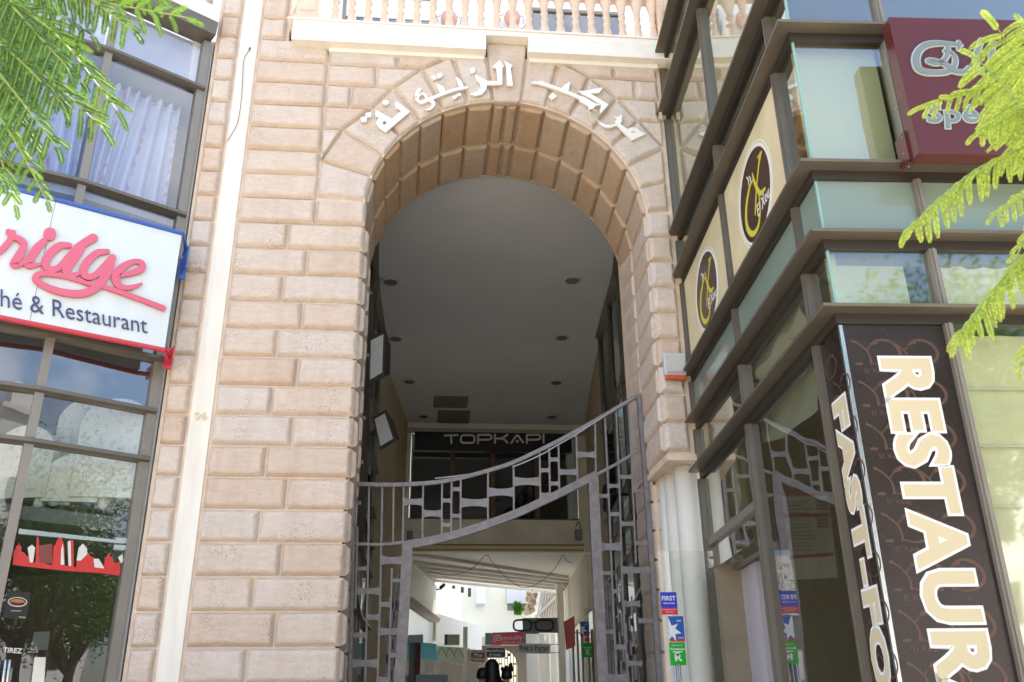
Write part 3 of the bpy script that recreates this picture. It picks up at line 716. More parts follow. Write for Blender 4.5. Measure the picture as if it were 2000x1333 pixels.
def curtain(p, q, z0, z1, folds, label, depth=.05, pull=0):
    p,q = V(p),V(q); d = (q-p).normalized(); n_ = V((-d.y,d.x)); L = (q-p).length
    nx,nz_ = folds*10, 14; vs = []; uv = []
    for j in range(nz_+1):
        tz = j/nz_
        for i in range(nx+1):
            t = i/nx; s_ = t*L
            amp = depth*(.5+.9*(1-tz)) if tz < 1 else depth
            ph = t*folds*2*math.pi + math.sin(t*9)*.8+ (1-tz)*math.sin(t*5+1)*.9
            a_ = s_ + pull*(1-tz)*math.sin(t*math.pi)*.25
            o = p+d*a_+n_*(math.cos(ph)*amp)
            scallop = .05*max(0,math.cos(t*folds*2*math.pi)) if j == nz_ else 0
            vs.append((o.x,o.y,z0+(z1-z0)*tz+scallop)); uv.append((t*folds/2.6, tz))
    fs = [(j*(nx+1)+i,j*(nx+1)+i+1,(j+1)*(nx+1)+i+1,(j+1)*(nx+1)+i) for j in range(nz_) for i in range(nx)]
    mb = MB(); mb.add(vs,fs); o = mb.build('curtain', cur_m, None, smooth=True)
    ul = o.data.uv_layers.new(name='UVMap')
    for lp_ in o.data.loops: ul.data[lp_.index].uv = uv[lp_.vertex_index]
    rod = MB().tube([(p.x,p.y,z1-.03),(q.x,q.y,z1-.03)], .012, 8)
    ro = rod.build('curtain_rod', steel, o)
    tag(o, label, 'curtain', 'sheer curtains in the upstairs window'); return o
ci = inset_line(LP,.42)
def along(P,i,t): return (P[i][0]+(P[i+1][0]-P[i][0])*t, P[i][1]+(P[i+1][1]-P[i][1])*t)
curtain(along(ci,0,.14), along(ci,0,.93), 7.31, 8.98, 7, 'sheer white curtain with pink floral stripes in the upstairs window next to the stone strip', pull=.6)
curtain(along(ci,1,.05), along(ci,1,.95), 7.31, 8.98, 7, 'sheer white curtain behind the leaves in the second upstairs window from the stone strip', pull=-.4)
curtain(along(ci,2,.05), along(ci,2,.95), 7.31, 8.98, 7, 'sheer white curtain in the upstairs window at the left edge', pull=.3)
# shop sign -----------------------------------------------------------
SG = thing('restaurant_sign', (-3.6,-.8,6), 'white sign board with pink script letters held by a blue and a red pipe', 'sign')
su = V((-.876,-.483,0)).normalized(); sn = V((.483,-.876,0)).normalized()
FS = Fr((-2.95,-.45,0), -su, (0,0,1), sn)
sgw = mat('white sign board', (.66,.73,.74), .35, noise=.04, nscale=2, stretch=(2,2,.5))
red = mat('red enamel', (.55,.04,.06), .35); blu = mat('blue enamel', (.045,.12,.45), .35); pink = mat('pink script letters', (.66,.13,.20), .35); navy = mat('navy letters', (.05,.06,.17), .4)
zt_,zb_ = 6.79,5.36
for (a0,a1) in ((-1.35,0),(-2.85,-1.355)): MB().fbox(FS,a0,a1,zb_,zt_,-.06,0).build('board', sgw, SG)
tp = MB(); tp.tube([FS.pt(-2.9,zt_+.02,-.0),FS.pt(.02,zt_+.02,0),FS.pt(.12,zt_-.06,-.22),FS.pt(.13,zt_-.1,-.30)], .028, 10); tp.fbox(FS,.08,.17,zt_-.42,zt_-.16,-.30,-.285); tp.fbox(FS,.115,.13,zt_-.35,zt_-.06,-.30,-.1); tp.build('blue_pipe', blu, SG, smooth=False)
tp = MB(); tp.tube([FS.pt(-2.9,zb_-.03,0),FS.pt(.0,zb_-.03,0),FS.pt(.12,zb_-.08,-.2)], .028, 10); tp.fbox(FS,.06,.15,zb_-.16,zb_+.10,-.24,-.225); tp.fbox(FS,.10,.115,zb_-.1,zb_+.05,-.24,-.02); tp.build('red_pipe', red, SG)
def zS(x,y): return FS.px(x/2.962, 340+y/2.962, .03)
sl = MB()
ww = .095
def ss(pts, w, c1=.045):
    w = [v*.82 for v in w]; stroke(sl, FS, [zS(*p) for p in pts], w, .012, c1)
ss([(-60,480),(-20,460),(20,430),(60,380),(75,340)], [.06,.07,.07,.07,.07])      # stem into r
ss([(50,335),(75,365),(110,378),(140,410),(120,455),(95,500),(80,525),(110,528),(150,500)], [.07,.07,.08,.08,.09,.10,.09,.06,.04], .0452)
ss([(255,390),(215,430),(180,480),(160,520),(185,530),(235,525)], [.08,.10,.10,.10,.08,.03], .0447)
a_,b_ = zS(288,350)
disc(sl, FS, a_, b_, .062, .075, .012, .0455, 20)
ss([(400,415),(350,415),(300,450),(265,500),(270,545),(310,555),(350,535),(400,480),(460,420),(540,370)], [.07,.09,.10,.10,.09,.08,.08,.09,.10,.11])
ss([(470,440),(430,490),(390,540),(385,575),(410,590),(450,580)], [.08,.10,.11,.09,.07,.05], .0453)
ss([(620,450),(560,460),(505,510),(480,560),(500,595),(545,590),(600,540),(650,485)], [.07,.09,.10,.10,.09,.08,.09,.09], .0448)
ss([(650,485),(625,560),(580,630),(520,680),(430,695),(320,675),(240,640),(205,605),(230,580),(300,583),(400,600),(520,640)], [.09,.11,.11,.10,.10,.09,.08,.08,.07,.06,.06,.05], .0456)
ss([(520,635),(620,660),(780,715),(945,778)], [.05,.06,.07,.075], .0449)
ss([(690,590),(760,575),(820,550),(815,515),(770,510),(710,540),(670,590),(680,640),(720,660),(770,655),(820,635)], [.05,.07,.09,.08,.07,.10,.11,.10,.07,.06,.02], .0454)
sl.build('script_letters', pink, SG)
nl = MB()
def q3(tr_, tl, tr, bl): return [FS.P(*tr_(*p), .005) for p in (tl,tr,bl)]
pxS = lambda x,y: (x/2.962, 340+y/2.962)
text_mb(nl, 'ché & Restaurant', *q3(pxS,(-62,655),(848,832),(-62,755)), sn, .012, off=-.006)
nl.build('lettering', navy, SG)
# things stuck to the lower window ------------------------------------
def facetF(i, d=0.11, out=.012):
    P_ = inset_line(LP,d); p,q = V(P_[i]),V(P_[i+1]); dd = (p-q).normalized(); n_ = V((dd.y,-dd.x))
    return Fr((p.x+n_.x*out,p.y+n_.y*out,0),(dd.x,dd.y,0),(0,0,1),(n_.x,n_.y,0))
F1 = facetF(0)
pz = lambda x,y: (x/2.41, 780+y/2.41)
def PZ(x,y,F=F1): return F.px(*pz(x,y))
redf = mat('red window film', (.60,.035,.03), .5); whf = mat('white window film', (.70,.68,.64), .5)
sk = thing('skyline_sticker', (F1.P(60,1080)), 'red sticker of a city skyline with towers on the shop window', 'window sticker')
s_ = MB(); out = [(60,780),(64,712),(72,712),(75,690),(84,690),(88,672),(94,690),(100,692),(101,718),(112,722),(128,742),(140,722),(144,768),(160,772),(168,760),(172,662),(177,640),(183,662),(186,768),(245,782),(250,760),(252,690),(262,684),(266,668),(283,640),(297,672),(303,700),(303,782),(322,786),(328,740),(330,668),(345,662),(347,790),(358,792),(362,755),(372,752),(378,738),(396,740),(404,728),(414,720),(424,738),(440,745),(442,772),(470,782),(490,786),(493,745),(502,742),(510,722),(520,742),(530,744),(534,768),(550,772),(562,760),(567,800),(562,832),(480,820),(300,808),(120,788)]
s_.loops(F1, [[PZ(*p) for p in out]], 0, .002); s_.build('silhouette', redf, sk)
s_ = MB(); disc(s_, F1, *PZ(207,728), .055,.055, 0,.0025, 24); 
s_.loops(F1, [[PZ(*p) for p in [(180,690),(245,680),(250,775),(185,772)]]], 0,.0018); s_.build('clock', mat('dark red film',(.22,.05,.04),.5), sk)
s_ = MB()
for q in ([(288,705),(296,680),(303,780),(285,780)],[(318,672),(332,665),(335,785),(322,785)],[(370,700),(390,680),(410,705),(410,730),(380,760),(360,760)],[(130,700),(150,685),(165,700),(155,770),(140,768)],[(440,750),(465,752),(485,785),(490,797),(445,792)],[(555,745),(575,730),(580,760),(570,775)]):
    s_ = MB(); s_.loops(F1, [[PZ(*p) for p in q]], 0.0005,.003); s_.build('white_tower', whf, sk)

cp_ = thing('coffee_poster', (F1.P(35,1180)), 'small black poster of a coffee cup on the shop window', 'poster')
s_ = MB(); s_.loops(F1, [[PZ(*p) for p in [(38,903),(145,910),(122,1035),(12,1028)]]], 0,.002); s_.build('sheet', mat('black print', (.015,.013,.013), .3), cp_)
s_ = MB(); disc(s_, F1, *PZ(82,962), .075,.03, .002,.004, 24, hole=.012); disc(s_, F1, *PZ(82,950), .06,.018, .002,.0035, 24); s_.build('cup_print', mat('coffee print', (.45,.16,.06), .4), cp_)
s_ = MB(); disc(s_, F1, *PZ(82,955), .085,.045, .002,.0042, 24, hole=.006)
text_mb(s_, 'LE BONHEUR AU QUOTIDIEN', F1.P(*pz(52,993),.002), F1.P(*pz(100,995),.002), F1.P(*pz(51,999),.002), F1.n, .001); text_mb(s_, 'TOUTES LES SAVEURS', F1.P(*pz(88,1022),.002), F1.P(*pz(120,1025),.002), F1.P(*pz(87,1029),.002), F1.n, .001)
s_.build('print', whf, cp_)
s_ = MB(); text_mb(s_, 'TIREZ', F1.P(*pz(16,1168)), F1.P(*pz(106,1174)), F1.P(*pz(12,1192)), F1.n, .002, off=.022); tag(s_.build('door_lettering', whf), 'white letters TIREZ on the glass door', 'lettering')
# glass door: edges, locks and pull handles belong to the building
dm = MB()
for xx in (20,40): 
    a0 = PZ(xx,1228); a1 = PZ(xx-22,1420); dm.tube([F1.pt(a0[0],a0[1],.05),F1.pt(a1[0],a1[1],.05)], .014, 10)
dm.build('door_handle', steel, LB_, smooth=True)
dm = MB(); q = [PZ(160,1215),PZ(213,1215),PZ(205,1340),PZ(145,1340)]; dm.loops(F1, [q], -.03,.02); dm.build('door_lock', steel, LB_)
dm = MB(); q = [PZ(165,1095),PZ(240,1092),PZ(228,1180),PZ(150,1180)]; dm.loops(F1, [q], -.05,-.03); dm.build('notice', mat('grey notice', (.12,.12,.11), .5), LB_)
dm = MB(); dm.loops(F1, [[PZ(540,652),PZ(628,655),PZ(627,682),PZ(538,678)]], -.02,.02); dm.loops(F1, [[PZ(535,686),PZ(622,690),PZ(620,716),PZ(532,708)]], -.02,.02); dm.build('door_hinge', steel, LB_)
MB().loops(F1, [[PZ(88,610),PZ(628,672),PZ(628,684),PZ(86,634)]], -.02,.008).build('door_head', steel, LB_)
# armchairs on the mezzanine
fab = bpy.data.materials.new('printed upholstery'); fab.use_nodes = True
n = fab.node_tree.nodes; l = fab.node_tree.links; p = n['Principled BSDF']; p.inputs['Roughness'].default_value = .8
tcn = n.new('ShaderNodeTexCoord'); vo = n.new('ShaderNodeTexVoronoi'); vo.inputs['Scale'].default_value = 9; vo.inputs['Randomness'].default_value = .6; vo.feature = 'DISTANCE_TO_EDGE'; l.new(tcn.outputs['Object'], vo.inputs[0])
no_ = n.new('ShaderNodeTexNoise'); no_.inputs['Scale'].default_value = 16; no_.inputs['Detail'].default_value = 5; l.new(tcn.outputs['Object'], no_.inputs[0])
a1_ = n.new('ShaderNodeMapRange'); a1_.inputs[1].default_value = .0; a1_.inputs[2].default_value = .02; l.new(vo.outputs[0], a1_.inputs[0])
a2_ = n.new('ShaderNodeMapRange'); a2_.inputs[1].default_value = .58; a2_.inputs[2].default_value = .62; l.new(no_.outputs['Fac'], a2_.inputs[0])
mm = n.new('ShaderNodeMath'); mm.operation = 'MAXIMUM'; l.new(a1_.outputs[0], mm.inputs[0]); 
m3 = n.new('ShaderNodeMath'); m3.operation = 'SUBTRACT'; m3.inputs[0].default_value = 1; l.new(a2_.outputs[0], m3.inputs[1])
mm.operation = 'MINIMUM'; l.new(m3.outputs[0], mm.inputs[1])
cc = n.new('ShaderNodeMixRGB'); cc.inputs[1].default_value = (.55,.53,.48,1); cc.inputs[2].default_value = (.72,.69,.61,1); l.new(mm.outputs[0], cc.inputs[0]); l.new(cc.outputs[0], p.inputs['Base Color'])
def armchair(x, y, rz, label, s=1.0, tall=1.0):
    t = thing('armchair', (0,0,0), label, 'armchair', 'printed armchairs behind the glass')
    def rb(n_, b_, w_=.06): 
        o = MB().box(*b_).build(n_, fab, t); m = o.modifiers.new('b','BEVEL'); m.width = w_; m.segments = 4; return o
    rb('seat', (-.36,.36,-.34,.34,.26,.46)); rb('armrest', (-.48,-.34,-.34,.36,.12,.64), .06); rb('armrest', (.34,.48,-.34,.36,.12,.64), .06)
    # rounded high back
    b_ = MB(); n_ = 14; F = Fr((0,.30,0),(1,0,0),(0,0,1),(0,-1,0)); h = 1.02*tall
    out = [(-.36,.2),(.36,.2)]+[(.37*math.cos(math.pi*i/n_), h-.33+.33*math.sin(math.pi*i/n_)) for i in range(n_+1)]
    b_.loops(F, [out], -.12,.08); o = b_.build('backrest', fab, t); m = o.modifiers.new('b','BEVEL'); m.width = .04; m.segments = 3; m.limit_method = 'ANGLE'; m.angle_limit = R(50)
    for sx_ in (-.3,.3):
        for sy_ in (-.28,.28): MB().lathe((sx_,sy_,0), [(.02,0),(.03,.12)], 10).build('leg', black, t)
    t.scale = (s,s,s); t.rotation_euler = (0,0,rz); t.location = (x,y,3.56); PINV[t.name] = Matrix.Identity(4); return t
armchair(-4.35,.42,R(168),'left armchair of the group behind the glass, low and wide with pale printed cover')
armchair(-4.02,.78,R(200),'printed armchair behind the glass with a tall rounded back, to the left of the person', 1.0, 1.45)
armchair(-3.50,.40,R(185),'printed armchair with a tall round back behind the glass, nearest the stone strip', 1.05, 1.25)
armchair(-3.85,.30,R(182),'low pale printed armchair in front of the seated person behind the glass', .8, .85)

# ================================================================ RIGHT GLASS BUILDING
RB_ = thing('corner_glass_building', (4,-2,0), 'right corner building with dark bronze fins and green tinted glass bands', 'building')
glR = glass_mat('right window glass', (.84,.88,.76), .085, .75, gcol=(.97,1,.95), wave=.012, rough=.035)
glR2 = glass_mat('doorway side glass', (.62,.68,.62), .035, .6, wave=.012)
glG = mat('green spandrel glass', (.21,.28,.235), .12, coat=.4, noise=.04, nscale=.8)
GC = V((2.872,-4.405)); GF = V((3.172,0.02)); GE = V((6.6,-4.575))
dS = (GC-GF).normalized(); dF = (GE-GC).normalized()
FSd = Fr((GC.x,GC.y,0), (dS.x,dS.y,0), (0,0,1), (dS.y,-dS.x,0))   # a runs from -4.43 at the gateway to 0 at the corner
if FSd.n.x > 0: FSd.n = -FSd.n
FFr = Fr((GC.x,GC.y,0), (dF.x,dF.y,0), (0,0,1), (dF.y,-dF.x,0))
if FFr.n.y > 0: FFr.n = -FFr.n
LS = (GC-GF).length
RZ = [4.142,4.74,5.338,6.667,7.284,9.182,10.071]
SA = [-LS+.02,-2.32,-.40,0]          # side mullion positions along the side
FA = [0,.77,2.55,3.72]
allz = [FLOOR]+RZ+[10.9]
def rpane(fr,a0,a1,z0,z1,m): return MB().add([fr.pt(a0,z0),fr.pt(a1,z0),fr.pt(a1,z1),fr.pt(a0,z1)], [(0,1,2,3)])
for fr,A in ((FSd,SA),(FFr,FA)):
    for i in range(len(A)-1):
        for j in range(len(allz)-1):
            z0,z1 = allz[j]+.012,allz[j+1]-.012
            if fr is FSd and j == 0: 
                if i == 0: continue      # the doorway bay is glazed apart
            sp_ = (j == 2)
            m_ = glG if sp_ else (glR2 if (fr is FSd and j == 0) else glR)
            o = rpane(fr,A[i]+.02 if A[i] else 0.0,A[i+1]-(.02 if A[i+1] else 0),z0,z1,m_).build('spandrel_panel' if sp_ else 'window_pane', m_, RB_)
# fins: one mitred bar per level running round the corner
line = [(GF.x,GF.y),(GC.x,GC.y),(GE.x,GE.y)]
for z in RZ:
    MB().sweep(line, [(.05,z-.006),(-.150,z-.006),(-.155,z+.016),(.05,z+.03)]).build('fin', bronze, RB_)
    MB().sweep(line, [(.05,z-.085),(-.028,z-.085),(-.028,z-.0065),(.05,z-.0065)]).build('transom', bronze_d, RB_)
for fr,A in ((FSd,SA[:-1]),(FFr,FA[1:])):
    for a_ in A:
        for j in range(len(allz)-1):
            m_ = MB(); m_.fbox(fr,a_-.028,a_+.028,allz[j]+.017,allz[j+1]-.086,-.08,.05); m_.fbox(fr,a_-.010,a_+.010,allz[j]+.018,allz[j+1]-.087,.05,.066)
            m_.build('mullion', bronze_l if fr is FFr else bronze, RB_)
edge = MB(); edge.add([FSd.pt(-.016,FLOOR,.006),FSd.pt(.004,FLOOR,.006),FFr.pt(.012,FLOOR,.006),FSd.pt(-.016,10.9,.006),FSd.pt(.004,10.9,.006),FFr.pt(.012,10.9,.006)], [(0,1,4,3),(1,2,5,4)])
edge.build('corner_bead', mat('glass edge', (.22,.40,.37), .15), RB_)
MB().plan([(GF.x+.06,GF.y),(GC.x+.06,GC.y+.06),(GE.x,GE.y+.06),(6.6,0)], 10.9, 11.1).build('roof', plaster, RB_)
# rooms
ins = [(GF.x+.12,-.02),(GC.x+.12,GC.y+.12),(GE.x,GE.y+.12),(6.6,-.02)]
cre = mat('cream room wall', (.55,.50,.38), .85, noise=.05)
for z in (4.16,7.3): MB().plan(ins, z+.02, z+.13).build('floor_slab', mat('room ceiling', (.36,.36,.33), .8), RB_) if z > 7 else None
MB().box(6.3,6.5,-4.3,-.02,FLOOR,10.9).build('room_wall', mat('dim olive room wall', (.20,.19,.14), .9, noise=.15, nscale=1), RB_); MB().box(3.19,6.29,-.15,-.03,FLOOR,10.9).build('room_wall', mat('ochre room wall', (.30,.25,.17), .85, noise=.1), RB_)
MB().plan(ins, 4.60, 4.70).build('false_ceiling', mat('false ceiling', (.30,.30,.26), .8), RB_)
# cream boards right behind the side glass between fins C and D are window signs
film = mat('cream poster film', (.66,.58,.36), .45, noise=.10, nscale=2)
dkf = mat('dark brown print', (.045,.022,.015), .3); ylw = mat('yellow print', (.62,.55,.05), .4); whp = mat('white print', (.78,.80,.80), .4)
def oval_sign(a0,a1,label):
    t = thing('window_sign', FSd.pt((a0+a1)/2,6,.01), label, 'window sign', 'cream window signs with dark ovals')
    MB().fbox(FSd,a0+.06,a1-.06,5.362,6.575,.008,.012).build('film', film, t)
    ca,cz = (a0+a1)/2+.02,5.97; ra,rz = .47,.43
    s_ = MB(); disc(s_,FSd,ca,cz,ra,rz,.012,.0135,48); s_.build('oval', dkf, t)
    s_ = MB(); disc(s_,FSd,ca,cz,ra+.03,rz+.03,.012,.014,48,hole=.028); disc(s_,FSd,ca,cz,ra+.062,rz+.062,.012,.0135,48,hole=.012)
    st = lambda P,w,c=.0165: stroke(s_,FSd,[(ca+x,cz+z) for x,z in P],w,.0135,c)
    st([(-.16,.30),(-.11,.24),(-.12,.18)],[.006,.02,.006]); st([(-.08,.26),(-.05,.21),(-.06,.16)],[.005,.014,.004])
    text_mb(s_, 'El Xeu', FSd.pt(ca+.02,cz-.13,.0135), FSd.pt(ca+.38,cz-.13,.0135), FSd.pt(ca+.02,cz-.25,.0135), FSd.n, .002)
    text_mb(s_, 'n', FSd.pt(a1-.52,5.45,.012), FSd.pt(a1-.44,5.45,.012), FSd.pt(a1-.52,5.37,.012), FSd.n, .002, off=.02)
    s_.build('white_print', whp, t)
    s_ = MB(); st([(.02,.16),(-.12,.14),(-.28,.02),(-.32,-.15),(-.20,-.30),(-.02,-.33),(.10,-.22),(.12,-.05)],[.02,.04,.06,.065,.06,.045,.03,.015])
    st([(.02,.22),(.06,.08),(.16,-.08),(.30,-.12)],[.02,.045,.05,.03],.0168); st([(.30,.24),(.20,.16),(.08,.02),(.0,-.1),(-.05,-.18)],[.05,.03,.025,.03,.02],.0163)
    st([(.22,.26),(.34,.24)],[.02,.02],.0172)
    s_.build('monogram', ylw, t)
oval_sign(SA[1],SA[2],'cream window sign with a glossy dark oval, the larger one nearer the building corner')
oval_sign(SA[0],SA[1],'cream window sign with a brown oval, the one beside the stone pier')
# pale curtains and panels behind the front glass
lin = mat('pale green curtain', (.66,.67,.50), .85, noise=.06, nscale=1.2)
def backing(name,label,cat,fr,a0,a1,z0,z1,c,m,folds=0,group=None):
    mb = MB(); n_ = max(2,int((a1-a0)*60)); vs = []
    for j in (0,1):
        for i in range(n_+1):
            t = i/n_; off = .018*math.sin(t*folds*6.283)+.01*math.sin(t*folds*2.3) if folds else 0
            vs.append(fr.pt(a0+(a1-a0)*t, z1 if j else z0, -c+off))
    mb.add(vs, [(i,i+1,n_+2+i,n_+1+i) for i in range(n_)]); o = mb.build(name, m, None, smooth=True); return tag(o,label,cat,group)
gp = 'pale blinds behind the front glass of the corner building'
backing('curtain','pale green curtain behind the corner window above the second fin','curtain',FFr,.03,.74,5.36,6.64,.13,lin,0,gp)
backing('curtain','pale curtain right of the mullion behind the purple sign','curtain',FFr,.80,3.6,5.36,6.64,.14,lin,3,gp)
backing('curtain','narrow pale green curtain in the glass band just above the dark restaurant banner','curtain',FFr,.03,.62,4.17,4.73,.13,lin,0,gp)
bli = mat('cream fabric blind', (.84,.82,.68), .85, noise=.04, nscale=1.5)
backing('curtain','cream fabric in the low glass band to the right of the mullion above the blind','curtain',FFr,.80,3.6,4.17,4.60,.14,bli,14,gp)
RBn = thing('roman_blind', FFr.pt(1.6,2.5,-.15), 'cream horizontal seamed blind behind the glass right of the dark banner', 'blind')
bb = MB(); 
z = 4.05; k = 0
while z > .9:
    z2 = z-.42; vs = []; n_ = 90
    for j,(zz) in enumerate((z,z-.21,z2+.02,z2)):
        for i in range(n_+1): 
            t = i/n_; off = .006*math.sin(t*55)+(.012 if j in (1,) else 0)+(.02 if j == 3 else 0)
            vs.append(FFr.pt(.83+2.8*t, zz, -.16+off))
    bb.add(vs, [(r*(n_+1)+i,r*(n_+1)+i+1,(r+1)*(n_+1)+i+1,(r+1)*(n_+1)+i) for r in range(3) for i in range(n_)]); z = z2
bb.build('fabric', bli, RBn, smooth=False)
s_ = MB(); z = 4.05-.42
while z > .9: s_.fbox(FFr,.83,3.63,z-.006,z+.004,-.145,-.13); z -= .42
s_.build('slat', whp, RBn)
# RESTAURANT / FAST-FOOD banner round the corner
BN = thing('restaurant_banner', FFr.pt(.3,2.5,.02), 'tall dark brown corner banner with cream capital letters reading downwards', 'banner')
bnm = mat('dark brown banner', (.026,.017,.014), .28, noise=.12, nscale=3)
MB().fbox(FFr,.012,.742,FLOOR+.01,4.050,.004,.010).build('front_panel', bnm, BN); MB().fbox(FSd,-.372,-.018,FLOOR+.2,4.050,.004,.010).build('side_panel', bnm, BN)
mbn = MB(); mbn.fbox(FFr,-.012,.014,FLOOR+.2,4.050,.0,.020); mbn.build('corner_trim', steel, BN, bevel=.003)
crm = mat('cream letter print', (.60,.53,.35), .4, noise=.04, nscale=2) if False else mat('cream letter print', (.60,.53,.35), .4)
pat = mat('bronze pattern print', (.10,.05,.035), .35)
pp = MB()
def motif(fr, a, z, s):
    st = lambda P,w: stroke(pp, fr, [(a+x*s,z+y*s) for x,y in P], [v*s for v in w], .0101, .0108, k=5, cap=False)
    st([(-.02,.02),(.04,.10),(.16,.13),(.28,.08),(.33,-.04),(.26,-.14),(.12,-.18),(.0,-.155)],[.01,.02,.03,.035,.04,.03,.02,.01])
    st([(-.20,.12),(-.13,.08),(-.05,.0),(-.02,-.08),(-.02,-.17)],[.035,.02,.022,.022,.035]); st([(-.05,-.0),(.02,.07),(.10,.10)],[.015,.02,.03])
    st([(-.20,-.165),(-.12,-.165)],[.025,.035]); st([(.12,-.24),(.14,-.28)],[.015,.01])
zz = 3.86; k = 0
while zz > FLOOR+.45:
    for a in (.21,.21+.27,.21+.54): 
        if a < .6: motif(FFr, a-.02, zz, .62)
    text_mb(pp, 'El Xeu', FFr.pt(.12,zz+.17,.0101), FFr.pt(.26,zz+.17,.0101), FFr.pt(.12,zz+.135,.0101), FFr.n, .0006) if k else None
    motif(FSd, -.30, zz-.02, .5); motif(FSd, -.12, zz+.08, .5) if zz < 3.8 else None
    zz -= .305; k += 1
pp.build('pattern', pat, BN)
def down_text(mb, mb2, fr, s, a0, a1, ztop, zbot, off, outl):
    """text turned to read downwards; letter tops face +a"""
    tl = fr.pt(a1,ztop,0); tr = fr.pt(a1,zbot,0); bl = fr.pt(a0,ztop,0)
    text_mb(mb, s, tl, tr, bl, fr.n, .002, off=off, lift=.0145, spacing=1.10)
    text_mb(mb2, s, tl, tr, bl, fr.n, .002, off=outl, base=off, lift=.0115, spacing=1.10)
t1,t2 = MB(),MB()
# letter pitch about .30 m, ten letters: the word runs on below the frame
down_text(t1,t2,FFr,'RESTAURANT',.240,.600,3.80,.66,.034,.074)
t1.build('letters', crm, BN); t2.build('letter_outline', whp, BN); t1,t2 = MB(),MB()
down_text(t1,t2,FSd,'FAST-FOOD',-.315,-.065,3.56,.86,.040,.080)
t1.build('letters', crm, BN); t2.build('letter_outline', whp, BN)
# brown projecting sign upstairs
BS = thing('specialities_sign', FFr.pt(1.6,5.9,.35), 'glossy maroon box sign with silver lettering partly behind bright leaves', 'sign')
mar = mat('maroon gloss', (.095,.022,.019), .22, coat=.12, spec=.35)
q0 = FFr.px(1747,32,.36); q1 = FFr.px(1787,314,.36)
a0 = (q0[0]+q1[0])/2
MB().fbox(FFr,a0,a0+2.6,q1[1]+.06,q0[1],.22,.36).build('box', mar, BS, bevel=.012)
MB().fbox(FFr,a0-.018,a0-.001,q1[1]+.09,q1[1]+.34,.10,.25).build('bracket', mar, BS)
s_ = MB()
for i in range(5): s_.lathe(FFr.pt(a0-.018,q1[1]+.04+.13*i,.22-.02*(i%2)), [(.008,0),(.008,.006),(.001,.008)], 8, ax=-FFr.u)
s_.build('screws', steel, BS)
sil = mat('silver lettering', (.22,.25,.22), .35, metal=.4); sild = mat('pale letter edge', (.48,.56,.52), .35, metal=.3)
s_ = MB(); s2 = MB()
FX = Fr(FFr.pt(0,0,.362), FFr.u, (0,0,1), FFr.n)
bx = lambda x,y: FX.px(1600+x/2.665, y/2.665)
def bs(pts,w,c=.02):
    stroke(s_, FX, [bx(*p) for p in pts], w, .001, c); stroke(s2, FX, [bx(*p) for p in pts], [v+.022 for v in w] if isinstance(w,list) else w+.022, 0, c-.008)
bs([(735,240),(600,232),(530,255),(500,310),(520,370),(600,385),(680,372),(705,325),(690,285),(650,272)],[.02,.04,.045,.05,.05,.04,.035,.03,.025,.02])
bs([(665,240),(662,290),(640,325),(600,338),(560,325),(580,318),(640,335),(700,375),(750,380),(775,355)],[.03,.03,.03,.025,.02,.025,.035,.04,.03,.015],.0207)
bs([(722,225),(722,262)],.02,.0213)
bs([(840,215),(815,290),(815,350),(845,385)],[.03,.035,.035,.02],.0205); bs([(900,225),(892,330),(905,380)],[.03,.035,.02])
for mm_,off,base,lf in ((s_,.012,.012,.006),(s2,.05,.012,.0)):
    text_mb(mm_, 'Spécialités', FX.P(1808,205), FX.P(2105,205), FX.P(1812,252), FX.n, .008, off=off, base=base, lift=lf, spacing=1.05)
s2.build('letter_edges', sild, BS); s_.build('lettering', sil, BS)
# hanging cloth and ceiling rose lamps inside the side windows
clo = mat('cream cloth', (.62,.60,.50), .9, noise=.05)
def cloth(pts, c, label):
    mb = MB(); q = [FSd.px(*p, -c) for p in pts]; n_ = 16; vs = []
    for j in range(n_+1):
        for i in range(n_+1):
            u,v = i/n_,j/n_; a = (q[0][0]*(1-u)+q[1][0]*u)*(1-v)+(q[3][0]*(1-u)+q[2][0]*u)*v; b = (q[0][1]*(1-u)+q[1][1]*u)*(1-v)+(q[3][1]*(1-u)+q[2][1]*u)*v
            b -= .08*math.sin(u*math.pi)*v
            vs.append(FSd.pt(a,b,-c+.02*math.sin(u*14+v*4)+.015*math.sin(v*9)))
    mb.add(vs,[(j*(n_+1)+i,j*(n_+1)+i+1,(j+1)*(n_+1)+i+1,(j+1)*(n_+1)+i) for j in range(n_) for i in range(n_)])
    return tag(mb.build('hanging_cloth', clo, None, smooth=True), label, 'cloth', 'cream cloths hung inside the side glass')
cloth([(1470,738),(1570,590),(1575,660),(1480,775)], .12, 'cream cloth stretched behind the glass band above, nearer the fins')
cloth([(1492,800),(1592,690),(1596,800),(1470,868)], .14, 'cream cloth sagging to a point below the lowest fin')
# menu board, wall lamp, inner column seen through the side glass
mb_ = thing('menu_board', (4.6,-2.2,3), 'tall printed menu board dimly seen through the side glass', 'menu board')
Fm = Fr((4.05,-1.6,0),(.35,-1,0),(0,0,1)); 
if Fm.n.x > 0: Fm.n = -Fm.n
def ms(x,y): return Fm.px(1260+x/2.76, 850+y/2.76)
q = [ms(735,315),ms(985,300),ms(1040,770),ms(790,780)]
s_ = MB(); s_.loops(Fm,[q],-.03,0); s_.build('board', mat('menu board face', (.30,.28,.23), .6), mb_)
s_ = MB()
for pts in ([(735,320),(985,318)],[(752,438),(990,430)],[(780,658),(1010,645)]): stroke(s_,Fm,[ms(*p) for p in pts],.035,.001,.004,k=1)
for r in range(6): stroke(s_,Fm,[ms(925+r*1.5,360+r*19+(40 if r>2 else 0)),ms(980+r*1.5,358+r*19+(40 if r>2 else 0))],.022,.001,.004,k=1)
s_.build('red_lines', mat('dark red print', (.20,.03,.02), .6), mb_)
s_ = MB()
